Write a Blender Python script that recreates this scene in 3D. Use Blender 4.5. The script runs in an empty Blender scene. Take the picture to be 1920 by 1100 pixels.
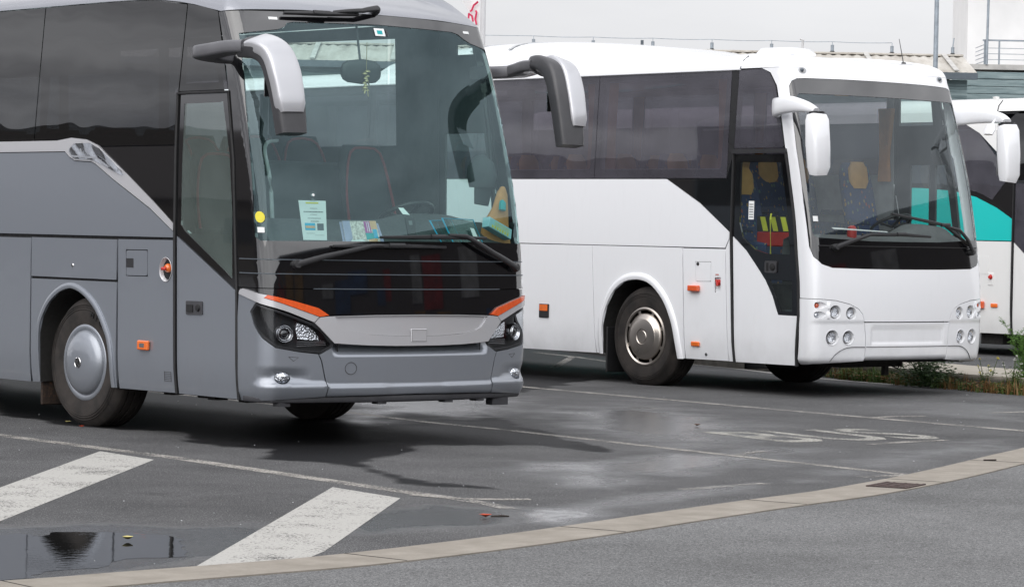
import bpy, math, random
import numpy as np
from mathutils import Vector, Matrix, noise
from mathutils.geometry import delaunay_2d_cdt
random.seed(7)
PI = math.pi
S = bpy.context.scene
C = S.collection
# ------------------------------------------------------------------ camera
cam = bpy.data.cameras.new('camera')
cam.sensor_width = 36.0
cam.lens = 5533.9 / 1920 * 36
cam.clip_start = .5
cam.clip_end = 2000
CAM = bpy.data.objects.new('camera', cam)
C.objects.link(CAM)
YAW, PITCH, ROLL, CAMH = 0.7008, 0.0217, 0.0194, 1.65     # yaw is measured from the length of the parked coaches
_up = Vector((math.sin(ROLL)*math.cos(PITCH), -math.cos(ROLL)*math.cos(PITCH), -math.sin(PITCH)))
_fw = (Vector((0, 0, 1)) - _up * _up.z).normalized()
_rt = _fw.cross(_up)
if _rt.x < 0: _rt = -_rt
_Y = math.cos(YAW) * _fw - math.sin(YAW) * _rt
_X = math.cos(YAW) * _rt + math.sin(YAW) * _fw
CAM.matrix_world = Matrix(((_X[0], -_X[1], -_X[2], 0), (_Y[0], -_Y[1], -_Y[2], 0), (_up[0], -_up[1], -_up[2], CAMH), (0, 0, 0, 1)))
S.camera = CAM
# ------------------------------------------------------------------ light: an overcast noon
SUN_EL, SUN_AZ = math.radians(46), math.radians(252)
w = bpy.data.worlds.new('World'); S.world = w; w.use_nodes = True
nt = w.node_tree; nt.nodes.clear(); N = nt.nodes; L = nt.links
def wn(t, **k):
    n = N.new(t)
    for a, b in k.items(): setattr(n, a, b)
    return n
sky = wn('ShaderNodeTexSky', sky_type='NISHITA', sun_disc=False)
sky.sun_elevation = SUN_EL; sky.sun_rotation = SUN_AZ; sky.air_density = 1.2; sky.dust_density = 3
hs = wn('ShaderNodeHueSaturation'); hs.inputs['Saturation'].default_value = .12
L.new(sky.outputs[0], hs.inputs['Color'])
tc = wn('ShaderNodeTexCoord'); sx = wn('ShaderNodeSeparateXYZ'); L.new(tc.outputs['Generated'], sx.inputs[0])
mp = wn('ShaderNodeMapping'); mp.inputs['Scale'].default_value = (1.6, 1.6, 6); L.new(tc.outputs['Generated'], mp.inputs[0])
nz = wn('ShaderNodeTexNoise'); nz.inputs['Scale'].default_value = 1.7; nz.inputs['Detail'].default_value = 7; nz.inputs['Roughness'].default_value = .55
L.new(mp.outputs[0], nz.inputs[0])
cr = wn('ShaderNodeValToRGB'); cr.color_ramp.elements[0].position = .33; cr.color_ramp.elements[0].color = (7.2, 7.3, 7.8, 1)
cr.color_ramp.elements[1].position = .68; cr.color_ramp.elements[1].color = (14.0, 14.1, 14.6, 1)
L.new(nz.outputs[0], cr.inputs[0])
# an overcast sky is about three times as bright overhead as at the horizon
gr = wn('ShaderNodeMapRange'); gr.inputs['From Min'].default_value = 0; gr.inputs['From Max'].default_value = 1
gr.inputs['To Min'].default_value = .0; gr.inputs['To Max'].default_value = 1
L.new(sx.outputs[2], gr.inputs['Value'])
hz = wn('ShaderNodeMixRGB', blend_type='MIX'); hz.inputs[1].default_value = (8.3, 8.35, 8.5, 1)
pw = wn('ShaderNodeMath', operation='POWER'); pw.inputs[1].default_value = .5; L.new(gr.outputs[0], pw.inputs[0])
L.new(pw.outputs[0], hz.inputs[0]); L.new(cr.outputs[0], hz.inputs[2])
mx = wn('ShaderNodeMixRGB'); mx.inputs[0].default_value = .88
# a streaky darker cloud bank low down on one side
dp = wn('ShaderNodeVectorMath', operation='DOT_PRODUCT'); dp.inputs[1].default_value = (-.66, .75, 0); L.new(tc.outputs['Generated'], dp.inputs[0])
dw = wn('ShaderNodeMapRange'); dw.inputs['From Min'].default_value = .35; dw.inputs['From Max'].default_value = .95; L.new(dp.outputs['Value'], dw.inputs['Value'])
mp2 = wn('ShaderNodeMapping'); mp2.inputs['Scale'].default_value = (2.4, 2.4, 26); L.new(tc.outputs['Generated'], mp2.inputs[0])
nz2 = wn('ShaderNodeTexNoise'); nz2.inputs['Scale'].default_value = 1.6; nz2.inputs['Detail'].default_value = 6; nz2.inputs['Distortion'].default_value = .4; L.new(mp2.outputs[0], nz2.inputs[0])
cr2 = wn('ShaderNodeValToRGB'); cr2.color_ramp.elements[0].position = .36; cr2.color_ramp.elements[0].color = (.36, .36, .39, 1)
cr2.color_ramp.elements[1].position = .64; cr2.color_ramp.elements[1].color = (1.0, 1.0, 1.02, 1); L.new(nz2.outputs[0], cr2.inputs[0])
dk = wn('ShaderNodeMixRGB', blend_type='MULTIPLY'); L.new(dw.outputs[0], dk.inputs[0]); L.new(hz.outputs[0], dk.inputs[1]); L.new(cr2.outputs[0], dk.inputs[2])
# sky dimmed ahead of the camera and brightened behind it, lighting the coach sides
da = wn('ShaderNodeVectorMath', operation='DOT_PRODUCT'); da.inputs[1].default_value = (.62, .78, 0); L.new(tc.outputs['Generated'], da.inputs[0])
dm = wn('ShaderNodeMapRange', interpolation_type='SMOOTHSTEP'); dm.inputs['From Min'].default_value = -.6; dm.inputs['From Max'].default_value = .95; dm.inputs['To Min'].default_value = 1.22; dm.inputs['To Max'].default_value = .70; L.new(da.outputs['Value'], dm.inputs['Value'])
az = wn('ShaderNodeMixRGB', blend_type='MULTIPLY'); az.inputs[0].default_value = 1; L.new(dk.outputs[0], az.inputs[1]); L.new(dm.outputs[0], az.inputs[2])
L.new(hs.outputs[0], mx.inputs[1]); L.new(az.outputs[0], mx.inputs[2])
bg = wn('ShaderNodeBackground'); bg.inputs['Strength'].default_value = .1
L.new(mx.outputs[0], bg.inputs['Color'])
wo = wn('ShaderNodeOutputWorld'); L.new(bg.outputs[0], wo.inputs[0])
sun = bpy.data.lights.new('sun', 'SUN'); sun.energy = 1.3; sun.angle = math.radians(75); sun.color = (1, .97, .93)
so = bpy.data.objects.new('sun', sun); C.objects.link(so)
_sd = Vector((math.sin(SUN_AZ)*math.cos(SUN_EL), math.cos(SUN_AZ)*math.cos(SUN_EL), math.sin(SUN_EL)))
so.rotation_euler = _sd.to_track_quat('Z', 'Y').to_euler()
S.view_settings.view_transform = 'Standard'; S.view_settings.look = 'None'
S.view_settings.exposure = .50; S.view_settings.gamma = 1; S.view_settings.use_curve_mapping = False
S.cycles.max_bounces = 10; S.cycles.transparent_max_bounces = 24; S.cycles.use_denoising = True
S.cycles.caustics_reflective = False; S.cycles.caustics_refractive = False
# ------------------------------------------------------------------ materials
class NT:
    def __init__(s, name):
        s.m = bpy.data.materials.new(name); s.m.use_nodes = True; s.t = s.m.node_tree; s.t.nodes.clear()
        s.out = s.n('ShaderNodeOutputMaterial')
    def n(s, typ, ins=None, **k):
        o = s.t.nodes.new(typ)
        for a, b in k.items(): setattr(o, a, b)
        for a, b in (ins or {}).items():
            if hasattr(b, 'is_output') or isinstance(b, bpy.types.NodeSocket): s.t.links.new(b, o.inputs[a])
            else: o.inputs[a].default_value = b
        return o
    def pos(s): return s.n('ShaderNodeNewGeometry').outputs['Position']
    def obj(s): return s.n('ShaderNodeTexCoord').outputs['Object']
    def noise(s, v, scale, detail=4, rough=.55, dist=0):
        return s.n('ShaderNodeTexNoise', {'Vector': v, 'Scale': scale, 'Detail': detail, 'Roughness': rough, 'Distortion': dist}).outputs[0]
    def ramp(s, f, stops):
        r = s.n('ShaderNodeValToRGB', {0: f}); e = r.color_ramp.elements
        while len(e) < len(stops): e.new(.5)
        for q, (p, c) in zip(e, stops):
            q.position = p; q.color = c if len(c) == 4 else (*c, 1)
        return r.outputs[0]
    def rng(s, v, a, b, c, d): return s.n('ShaderNodeMapRange', {0: v, 1: a, 2: b, 3: c, 4: d}).outputs[0]
    def math(s, op, a, b=0.0, c=0.0): return s.n('ShaderNodeMath', {0: a, 1: b, 2: c}, operation=op).outputs[0]
    def mix(s, f, a, b, mode='MIX'): return s.n('ShaderNodeMixRGB', {0: f, 1: a, 2: b}, blend_type=mode).outputs[0]
    def scale(s, v, xyz): return s.n('ShaderNodeMapping', {0: v, 3: xyz}).outputs[0]
    def bump(s, h, st, d=.01): return s.n('ShaderNodeBump', {'Height': h, 'Strength': st, 'Distance': d}).outputs[0]
    def pbr(s, **k):
        p = s.n('ShaderNodeBsdfPrincipled', {a.replace('_', ' '): (b if not isinstance(b, tuple) or len(b) != 3 else (*b, 1)) for a, b in k.items()})
        return p
    def done(s, sh): s.t.links.new(sh.outputs[0] if hasattr(sh, 'outputs') else sh, s.out.inputs[0]); return s.m
def plain(name, col, rough=.5, metal=0., var=.12, coat=0., spec=.5, bumpy=0., scale=9):
    t = NT(name); v = t.obj()
    c = t.mix(t.rng(t.noise(v, scale, 5), .3, .7, 0, 1), (*[x*(1-var) for x in col], 1), (*[min(1, x*(1+var)) for x in col], 1))
    k = dict(Base_Color=c, Roughness=t.rng(t.noise(v, scale*2.3, 3), .3, .7, max(.02, rough*.85), min(1, rough*1.15)), Metallic=metal)
    k['Specular IOR Level'] = spec; k['Coat Weight'] = coat; k['Coat Roughness'] = .03
    if bumpy: k['Normal'] = t.bump(t.noise(v, scale*6, 5), bumpy)
    return t.done(t.pbr(**k))
def paint(name, col, metal=.0, rough=.34, dirt=.25, coat=1., dcol=(.16, .14, .12)):
    """coach paint: a coat over the colour, road dust thickening low down, and the slight waviness of big sheet panels"""
    t = NT(name); v = t.obj(); z = t.n('ShaderNodeSeparateXYZ', {0: v}).outputs[2]
    lo = t.rng(z, .25, 1.1, 1, 0)
    n1 = t.noise(v, 3.2, 6, .6); n2 = t.noise(t.scale(v, (4, 4, .7)), 5, 5, .6)
    d = t.math('MULTIPLY', t.rng(n1, .35, .75, 0, 1), t.math('MULTIPLY', t.math('POWER', lo, 1.6), dirt))
    d = t.math('ADD', d, t.math('MULTIPLY', t.rng(n2, .55, .8, 0, 1), dirt*.16))
    c = t.mix(d, (*col, 1), (*dcol, 1))
    wv = t.bump(t.noise(t.scale(v, (1, 1, 1.6)), 1.3, 3), .34, .02)
    return t.done(t.pbr(Base_Color=c, Metallic=metal, Roughness=t.rng(d, 0, .5, rough, .7), Coat_Weight=coat, Coat_Roughness=.05, Coat_Normal=wv))
def glass(name, tint, ior=1.5, wavy=.0, haze=0., hcol=(.5, .55, .55), gcol=(1, 1, 1)):
    t = NT(name)
    tr = t.n('ShaderNodeBsdfTransparent', {0: (*tint, 1)})
    k = {0: (*gcol, 1), 1: .0}
    # a thin pane reflects alike from both of its faces
    fk = {0: t.rng(t.n('ShaderNodeNewGeometry').outputs['Backfacing'], 0, 1, ior, 1/ior)}
    if wavy:
        b = t.bump(t.noise(t.scale(t.obj(), (1, 1, 1.2)), .9, 2), wavy, .03); k['Normal'] = b; fk['Normal'] = b
    gl = t.n('ShaderNodeBsdfGlossy', k)
    m = t.n('ShaderNodeMixShader', {0: t.n('ShaderNodeFresnel', fk).outputs[0], 1: tr.outputs[0], 2: gl.outputs[0]})
    if haze:   # thin dust film, deepened on some panes into a painted veil of reflected light
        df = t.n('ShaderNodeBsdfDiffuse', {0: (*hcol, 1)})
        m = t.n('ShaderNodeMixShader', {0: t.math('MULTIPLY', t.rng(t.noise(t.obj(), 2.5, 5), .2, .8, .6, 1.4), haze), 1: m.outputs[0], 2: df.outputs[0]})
    return t.done(m)
M = {}
M['grey'] = paint('grey_metallic_paint', (.27, .292, .33), .5, .30, .22)
M['silver'] = paint('silver_paint', (.56, .56, .58), .4, .34, .10)
M['mirror_silver'] = paint('mirror_silver_paint', (.50, .505, .53), .4, .32, 0)
M['silver_roof'] = paint('silver_roof_paint', (.28, .29, .32), .5, .34, .10)
M['mirror_arm_grey'] = plain('mirror_arm_grey_paint', (.13, .13, .14), .36, .2, .1, .3)
M['mirror_grey'] = plain('mirror_grey_plastic', (.040, .040, .044), .45, 0, .1, .2)
M['white'] = paint('white_paint', (.85, .86, .885), 0, .33, .22)
M['white3'] = paint('cream_white_paint', (.78, .78, .77), 0, .35, .16)
M['teal'] = paint('teal_paint', (.0, .52, .49), 0, .4, .05)
M['black'] = plain('gloss_black_panel', (.005, .005, .006), .05, 0, .1, 1., .5)
M['black'].node_tree.nodes['Principled BSDF'].inputs['Coat IOR'].default_value = 1.75
M['satin'] = plain('satin_black_plastic', (.020, .020, .022), .38, 0, .15)
M['trim'] = plain('dark_grey_plastic', (.045, .045, .05), .5, 0, .15, bumpy=.05)
M['liner'] = plain('dark_body_frame', (.010, .010, .011), .8)
M['under'] = plain('dirty_underbody', (.016, .015, .014), .85)
M['rubber'] = plain('seal_rubber', (.012, .012, .013), .6)
M['frit'] = plain('black_ceramic_edge', (.012, .012, .013), .3)
M['chrome'] = plain('chrome', (.75, .75, .76), .10, 1., .05)
M['steel'] = plain('brushed_wheel_steel', (.56, .51, .46), .32, 1., .05, scale=2)
M['darkmetal'] = plain('dark_grey_metal', (.10, .12, .14), .5, .3)
M['galv'] = plain('galvanised_steel', (.30, .34, .38), .45, .4, .2)
M['orange'] = plain('orange_lens', (.80, .16, .02), .25, 0, .12, 1.)
M['amber'] = plain('red_orange_reflector', (.72, .10, .02), .22, 0, .12, 1., scale=40)
M['red'] = plain('red_plastic', (.45, .02, .015), .35)
M['interior'] = plain('grey_interior_trim', (.055, .057, .06), .75)
M['interior_mid'] = plain('mid_grey_interior_trim', (.17, .175, .18), .75)
M['interior_light'] = plain('light_interior_trim', (.42, .43, .44), .75)
M['dash'] = plain('dashboard_plastic', (.055, .058, .062), .7, bumpy=.1, scale=20)
M['seat_dark'] = plain('anthracite_seat_cloth', (.022, .023, .027), .95, bumpy=.2, scale=30)
M['seat_red'] = plain('red_seat_piping', (.22, .02, .025), .8)
M['leather'] = plain('ochre_headrest_leather', (.62, .33, .09), .6)
M['curtain'] = plain('orange_curtain_cloth', (.55, .24, .08), .9)
M['paper'] = plain('white_paper', (.78, .80, .80), .8, var=.03)
M['ink'] = plain('grey_ink', (.18, .19, .2), .8)
M['blue'] = plain('bright_blue_plastic', (.02, .42, .66), .4)
M['cyan'] = plain('pale_blue_card', (.36, .62, .68), .7)
M['yellow'] = plain('yellow_sticker', (.70, .62, .05), .6)
M['magenta'] = plain('magenta_print', (.45, .09, .34), .6)
M['peach'] = plain('peach_print', (.72, .42, .24), .6)
M['lilac'] = plain('lilac_print', (.36, .36, .52), .6)
M['print'] = plain('pale_print', (.62, .56, .52), .6, var=.5, scale=60)
M['tealp'] = plain('teal_print', (.0, .36, .38), .6)
M['cloth'] = plain('dark_cap_cloth', (.05, .055, .06), .95)
M['brass'] = plain('old_brass_beads', (.45, .36, .2), .4, .6)
M['screen'] = glass('windscreen_glass', (.70, .86, .83), 1.64, 0, .03, (.16, .32, .34), (.72, .93, 1))
M['clearglass'] = glass('clear_window_glass', (.68, .80, .78), 1.6, .05, .02)
M['tint'] = glass('dark_tinted_glass', (.040, .038, .045), 1.80, .10)
M['tint2'] = glass('grey_tinted_glass', (.25, .24, .27), 1.75, .07, .17, (.30, .29, .35))  # violet-grey veil colour stands in for brighter reflections on the side panes
M['screen2'] = glass('pale_windscreen_glass', (.76, .81, .80), 1.6, 0, .04, (.40, .46, .48), (.86, .95, 1))
M['doorglass'] = glass('door_pane_glass', (.60, .74, .71), 2.2, .06, .13, (.44, .55, .52))  # pale veil colour brightens the pane in place of reflected sky
M['tint3'] = glass('light_window_glass', (.80, .84, .83), 1.5, .05)
M['lens'] = glass('lamp_lens_glass', (.88, .9, .92), 1.45)
M['wavy_chrome'] = plain('wavy_chrome_lens', (.66, .66, .67), .14, 1., .04)
def _refl():
    t = NT('lamp_reflector'); v = t.n('ShaderNodeTexVoronoi', {0: t.obj(), 'Scale': 70.}).outputs[0]
    return t.done(t.pbr(Base_Color=(.80, .80, .82), Metallic=1., Roughness=.16, Normal=t.bump(v, .6, .012)))
M['reflector'] = _refl()
def _tyre():
    t = NT('tyre_rubber'); v = t.obj(); n = t.noise(v, 7, 6, .6); n2 = t.noise(v, 60, 3)
    c = t.mix(t.rng(n, .35, .7, 0, 1), (.013, .011, .010, 1), (.038, .031, .027, 1))
    return t.done(t.pbr(Base_Color=c, Roughness=.85, Normal=t.bump(n2, .25, .004)))
M['tyre'] = _tyre()
def _pattern():
    t = NT('patterned_seat_cloth'); v = t.obj()
    a = t.n('ShaderNodeTexVoronoi', {0: t.scale(v, (16, 16, 9)), 'Scale': 1.6}); cc = a.outputs['Color']
    sel = t.n('ShaderNodeSeparateColor', {0: cc}).outputs[0]
    m = t.math('LESS_THAN', a.outputs['Distance'], .32)
    col = t.ramp(sel, [(0, (.02, .05, .16)), (.35, (.02, .05, .16)), (.4, (.30, .06, .04)), (.6, (.05, .18, .16)), (.8, (.35, .2, .05))])
    return t.done(t.pbr(Base_Color=t.mix(m, (.025, .045, .12, 1), col), Roughness=.95))
M['seat_pattern'] = _pattern()
def _rust():
    t = NT('muddy_flap'); n = t.noise(t.obj(), 22, 6, .65)
    return t.done(t.pbr(Base_Color=t.ramp(n, [(.35, (.012, .011, .011)), (.6, (.05, .03, .02)), (.75, (.16, .07, .03))]), Roughness=.9))
M['mud'] = _rust()
# ------------------------------------------------------------------ geometry helpers
def tag(o, label=None, cat=None, group=None, kind=None):
    if label: o['label'] = label
    if cat: o['category'] = cat
    if group: o['group'] = group
    if kind: o['kind'] = kind
    return o
def empty(name, loc=(0, 0, 0), rz=0.):
    o = bpy.data.objects.new(name, None); C.objects.link(o); o.location = loc; o.rotation_euler = (0, 0, rz)
    o.empty_display_size = .2
    return o
def link(name, me, mat, parent):
    o = bpy.data.objects.new(name, me); C.objects.link(o)
    for m in (mat if isinstance(mat, (list, tuple)) else [mat]): me.materials.append(m)
    if parent: o.parent = parent
    return o
def frame(p, n, up=(0, 0, 1)):
    """matrix whose z looks along n, y as near up as it can"""
    n = Vector(n).normalized(); x = Vector(up).cross(n)
    if x.length < 1e-4: x = Vector((1, 0, 0))
    x.normalize(); y = n.cross(x)
    return Matrix(((x[0], y[0], n[0], p[0]), (x[1], y[1], n[1], p[1]), (x[2], y[2], n[2], p[2]), (0, 0, 0, 1)))
class Geo:
    def __init__(s): s.v = []; s.f = []; s.mi = []; s.cur = 0
    def add(s, v, f, mat=None):
        k = len(s.v)
        s.v += [tuple(mat @ Vector(p)) if mat is not None else tuple(p) for p in v]
        s.f += [tuple(i + k for i in q) for q in f]; s.mi += [s.cur] * len(f)
        return s
    def box(s, c, d, rz=0., mat=None, bev=0.):
        x, y, z = d[0]/2, d[1]/2, d[2]/2
        if bev:
            b = min(bev, x*.9, y*.9, z*.9); P = []
            for sx_ in (-1, 1):
                for sy_ in (-1, 1):
                    for sz_ in (-1, 1):
                        P += [((x)*sx_, (y-b)*sy_, (z-b)*sz_), ((x-b)*sx_, y*sy_, (z-b)*sz_), ((x-b)*sx_, (y-b)*sy_, z*sz_)]
            import bmesh
            bm = bmesh.new()
            for p in P: bm.verts.new(p)
            r = bmesh.ops.convex_hull(bm, input=bm.verts); bm.verts.index_update()
            bmesh.ops.dissolve_limit(bm, angle_limit=.02, verts=bm.verts, edges=bm.edges); bm.verts.index_update()
            P = [tuple(q.co) for q in bm.verts]; F = [tuple(q.index for q in f.verts) for f in bm.faces]; bm.free()
        else:
            P = [(a*x, b_*y, c_*z) for a in (-1, 1) for b_ in (-1, 1) for c_ in (-1, 1)]
            F = [(0, 1, 3, 2), (4, 6, 7, 5), (0, 4, 5, 1), (2, 3, 7, 6), (0, 2, 6, 4), (1, 5, 7, 3)]
        m = Matrix.Translation(c) @ Matrix.Rotation(rz, 4, 'Z')
        return s.add(P, F, (mat @ m) if mat is not None else m)
    def lathe(s, prof, mat=None, n=40, a0=0., a1=2*PI):
        """profile of (radius, height) turned about z"""
        full = abs(a1 - a0 - 2*PI) < 1e-6; k = n if full else n + 1
        V = []; F = []
        for i in range(k):
            a = a0 + (a1-a0)*i/n
            V += [(r*math.cos(a), r*math.sin(a), h) for r, h in prof]
        m = len(prof)
        for i in range(n):
            j = (i+1) % k
            for q in range(m-1):
                F.append((i*m+q, j*m+q, j*m+q+1, i*m+q+1))
        return s.add(V, F, mat)
    def disc(s, r, z=0., mat=None, n=28, ry=None):
        return s.add([(r*math.cos(2*PI*i/n), (ry or r)*math.sin(2*PI*i/n), z) for i in range(n)], [tuple(range(n))], mat)
    def dome(s, r, h, mat=None, n=24, ry=None, rings=5):
        V = []; F = []
        for k in range(rings):
            t = PI/2*k/rings
            V += [(r*math.cos(t)*math.cos(2*PI*i/n), (ry or r)*math.cos(t)*math.sin(2*PI*i/n), h*math.sin(t)) for i in range(n)]
        V.append((0, 0, h))
        for k in range(rings-1):
            F += [(k*n+i, k*n+(i+1) % n, (k+1)*n+(i+1) % n, (k+1)*n+i) for i in range(n)]
        F += [((rings-1)*n+i, (rings-1)*n+(i+1) % n, rings*n) for i in range(n)]
        return s.add(V, F, mat)
    def sweep(s, path, half, up=(0, 0, 1), n=12, p=3., cap=True, mat=None):
        """superellipse section carried along a path; half = one or a list of (half width, half height)"""
        pts = [Vector(q) for q in path]; m = len(pts)
        if not isinstance(half, list): half = [half]*m
        V = []; F = []; side = None
        for i, q in enumerate(pts):
            d = (pts[min(i+1, m-1)] - pts[max(i-1, 0)]).normalized()
            u = Vector(up); x = d.cross(u)
            if x.length < .15: x = side if side is not None else d.cross(Vector((0, 1, 0)) if abs(d.y) < .9 else Vector((1, 0, 0)))
            x.normalize(); y = x.cross(d).normalized(); side = x
            a, b = half[i]
            for k in range(n):
                t = 2*PI*(k+.5)/n; c_, s_ = math.cos(t), math.sin(t)
                V.append(q + x*a*math.copysign(abs(c_)**(2/p), c_) + y*b*math.copysign(abs(s_)**(2/p), s_))
        for i in range(m-1):
            F += [(i*n+k, i*n+(k+1) % n, (i+1)*n+(k+1) % n, (i+1)*n+k) for k in range(n)]
        if cap: F += [tuple(range(n-1, -1, -1)), tuple(range((m-1)*n, m*n))]
        return s.add(V, F, mat)
    def prism(s, poly, z0, z1, mat=None):
        n = len(poly); V = [(x, y, z0) for x, y in poly] + [(x, y, z1) for x, y in poly]
        tri = tess(poly)
        F = [tuple(reversed(t)) for t in tri] + [tuple(i+n for i in t) for t in tri] + [(i, (i+1) % n, n+(i+1) % n, n+i) for i in range(n)]
        return s.add(V, F, mat)
    def build(s, name, mat, parent=None, smooth=35):
        me = bpy.data.meshes.new(name); me.from_pydata(s.v, [], s.f); me.update()
        o = link(name, me, mat, parent)
        if isinstance(mat, (list, tuple)): me.polygons.foreach_set('material_index', s.mi)
        if smooth:
            me.polygons.foreach_set('use_smooth', [True]*len(me.polygons)); me.set_sharp_from_angle(angle=math.radians(smooth))
        return o
def tess(poly):
    from mathutils.geometry import tessellate_polygon
    t = tessellate_polygon([[Vector((x, y, 0)) for x, y in poly]])
    a = sum(poly[i][0]*poly[(i+1) % len(poly)][1]-poly[(i+1) % len(poly)][0]*poly[i][1] for i in range(len(poly)))
    out = []
    for q in t:
        (x0, y0), (x1, y1), (x2, y2) = (poly[i] for i in q)
        out.append(tuple(q) if (x1-x0)*(y2-y0)-(x2-x0)*(y1-y0) > 0 else tuple(reversed(q)))
    return out
def spline(pts, k=5):
    """Catmull-Rom through pts"""
    P = [Vector(p) for p in pts]; out = []
    for i in range(len(P)-1):
        a, b, c, d = P[max(i-1, 0)], P[i], P[i+1], P[min(i+2, len(P)-1)]
        for j in range(k):
            t = j/k
            out.append(.5*((2*b) + (c-a)*t + (2*a-5*b+4*c-d)*t*t + (3*b-a-3*c+d)*t**3))
    out.append(P[-1]); return out
def fillet(poly, r, k=5):
    out = []; n = len(poly)
    for i in range(n):
        rr = r[i] if isinstance(r, (list, tuple)) else r
        p = Vector(poly[i]).to_2d(); a = Vector(poly[i-1]).to_2d()-p; b = Vector(poly[(i+1) % n]).to_2d()-p
        if rr <= 0 or a.length < 1e-6 or b.length < 1e-6: out.append(tuple(p)); continue
        an = a.angle(b); t = min(rr/math.tan(max(an/2, .05)), a.length*.48, b.length*.48)
        if an > 3.05: out.append(tuple(p)); continue
        p0 = p+a.normalized()*t; p1 = p+b.normalized()*t
        for j in range(k+1):
            u = j/k; out.append(tuple(p0*(1-u)**2+p*2*u*(1-u)+p1*u*u))
    return out
def shrink(poly, g):
    n = len(poly); a = sum(poly[i][0]*poly[(i+1) % n][1]-poly[(i+1) % n][0]*poly[i][1] for i in range(n)); s = 1 if a > 0 else -1
    out = []
    for i in range(n):
        p = Vector(poly[i]).to_2d(); a_ = (p-Vector(poly[i-1]).to_2d()); b_ = (Vector(poly[(i+1) % n]).to_2d()-p)
        if a_.length < 1e-7: a_ = b_
        if b_.length < 1e-7: b_ = a_
        a_.normalize(); b_.normalize(); n1 = Vector((-a_.y, a_.x))*s; n2 = Vector((-b_.y, b_.x))*s
        m = n1+n2
        if m.length < 1e-4: out.append(tuple(p)); continue
        m.normalize(); out.append(tuple(p+m*(g/max(.35, m.dot(n1)))))
    return out
def inside(p, poly):
    x, y = p; r = False; j = len(poly)-1
    for i in range(len(poly)):
        xi, yi = poly[i]; xj, yj = poly[j]
        if (yi > y) != (yj > y) and x < (xj-xi)*(y-yi)/(yj-yi)+xi: r = not r
        j = i
    return r
def lerp_tab(tab,z):
    if z<=tab[0][0]: return tab[0][1]
    for (a,u),(b,v) in zip(tab,tab[1:]):
        if z<=b:
            t=(z-a)/(b-a); return u+(v-u)*t
    (a,u),(b,v)=tab[-2:]
    return v+(v-u)/(b-a)*(z-b)
def smooth_tab(tab):
    # monotone-ish cubic resample for a smooth lean
    xs=[t[0] for t in tab]; ys=[t[1] for t in tab]; n=len(xs)
    m=[]
    for i in range(n):
        if i==0: m.append((ys[1]-ys[0])/(xs[1]-xs[0]))
        elif i==n-1: m.append((ys[-1]-ys[-2])/(xs[-1]-xs[-2]))
        else: m.append(((ys[i]-ys[i-1])/(xs[i]-xs[i-1])+(ys[i+1]-ys[i])/(xs[i+1]-xs[i]))/2)
    out=[]
    for i in range(n-1):
        h=xs[i+1]-xs[i]
        for k in range(8):
            t=k/8
            out.append((xs[i]+h*t,(2*t**3-3*t**2+1)*ys[i]+(t**3-2*t*t+t)*h*m[i]+(-2*t**3+3*t*t)*ys[i+1]+(t**3-t*t)*h*m[i+1]))
    out.append((xs[-1],ys[-1]))
    return out
class Body:
    """bus skin: x across (0 = middle), y back from the front, z up"""
    def __init__(b,lean,bow,rc,w=1.275,tumble=.035,zt=1.55):
        b.lean=smooth_tab(lean); b.bow=bow; b.rc=rc; b.w0=w; b.tumble=tumble; b.zt=zt
    def w(b,z): return b.w0-(b.tumble*(max(0,z-b.zt)/1.9)**1.4 if z>b.zt else 0)-(.022*((.62-z)/.3)**2 if z<.62 else 0)
    def yl(b,z): return lerp_tab(b.lean,z)
    def smax(b): return b.rc*math.pi/2
    def front(b,s,z):
        """chart (s,z): s along the front from the middle, on round the corner and back along the side"""
        w=b.w(z); a=abs(s); g=1 if s>=0 else -1; f=w-b.rc
        if a<=f: x=a; e=0
        elif a<=f+b.smax():
            p=(a-f)/b.rc; x=f+b.rc*math.sin(p); e=b.rc*(1-math.cos(p))
        else: x=w; e=b.rc+a-f-b.smax()
        return (g*x,b.yl(z)+b.bow*(x/w)**2+e,z)
    def side(b,y,z,g=-1):
        w=b.w(z); y0=b.yl(z)+b.bow+b.rc
        if y>=y0: return (g*w,y,z)
        lo,hi=0,math.pi/2
        for _ in range(40):
            p=(lo+hi)/2; x=w-b.rc+b.rc*math.sin(p)
            if b.yl(z)+b.bow*(x/w)**2+b.rc*(1-math.cos(p))<y: lo=p
            else: hi=p
        return (g*(w-b.rc+b.rc*math.sin(lo)),y,z)
    def yfront(b,x,z):
        w=b.w(z); a=min(abs(x),w); f=w-b.rc; e=0
        if a>f: e=b.rc-math.sqrt(max(0,b.rc**2-(a-f)**2))
        return b.yl(z)+b.bow*(a/w)**2+e
    def s_of(b,x,y,z):
        w=b.w(z); a=abs(x); g=1 if x>=0 else -1; f=w-b.rc
        yc=b.yl(z)+b.bow+b.rc
        if y>=yc and a>w-.02: return g*(f+b.smax()+y-yc)
        if a<=f: return g*a
        return g*(f+b.rc*math.asin(min(1,(a-f)/b.rc)))
GREY=dict(lean=[(0.2,.02),(.5,0),(.9,0),(1.15,.012),(1.48,.045),(1.78,.095),(2.08,.165),(2.42,.265),(2.94,.445),(3.2,.56),(3.4,.66)],bow=.205,rc=.1)
WHITE=dict(lean=[(0.25,.04),(.45,0.01),(.7,0),(1.1,.01),(1.35,.035),(1.745,.095),(2.2,.185),(2.66,.31),(3.06,.43),(3.26,.50),(3.45,.57)],bow=.122,rc=.1)
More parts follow.
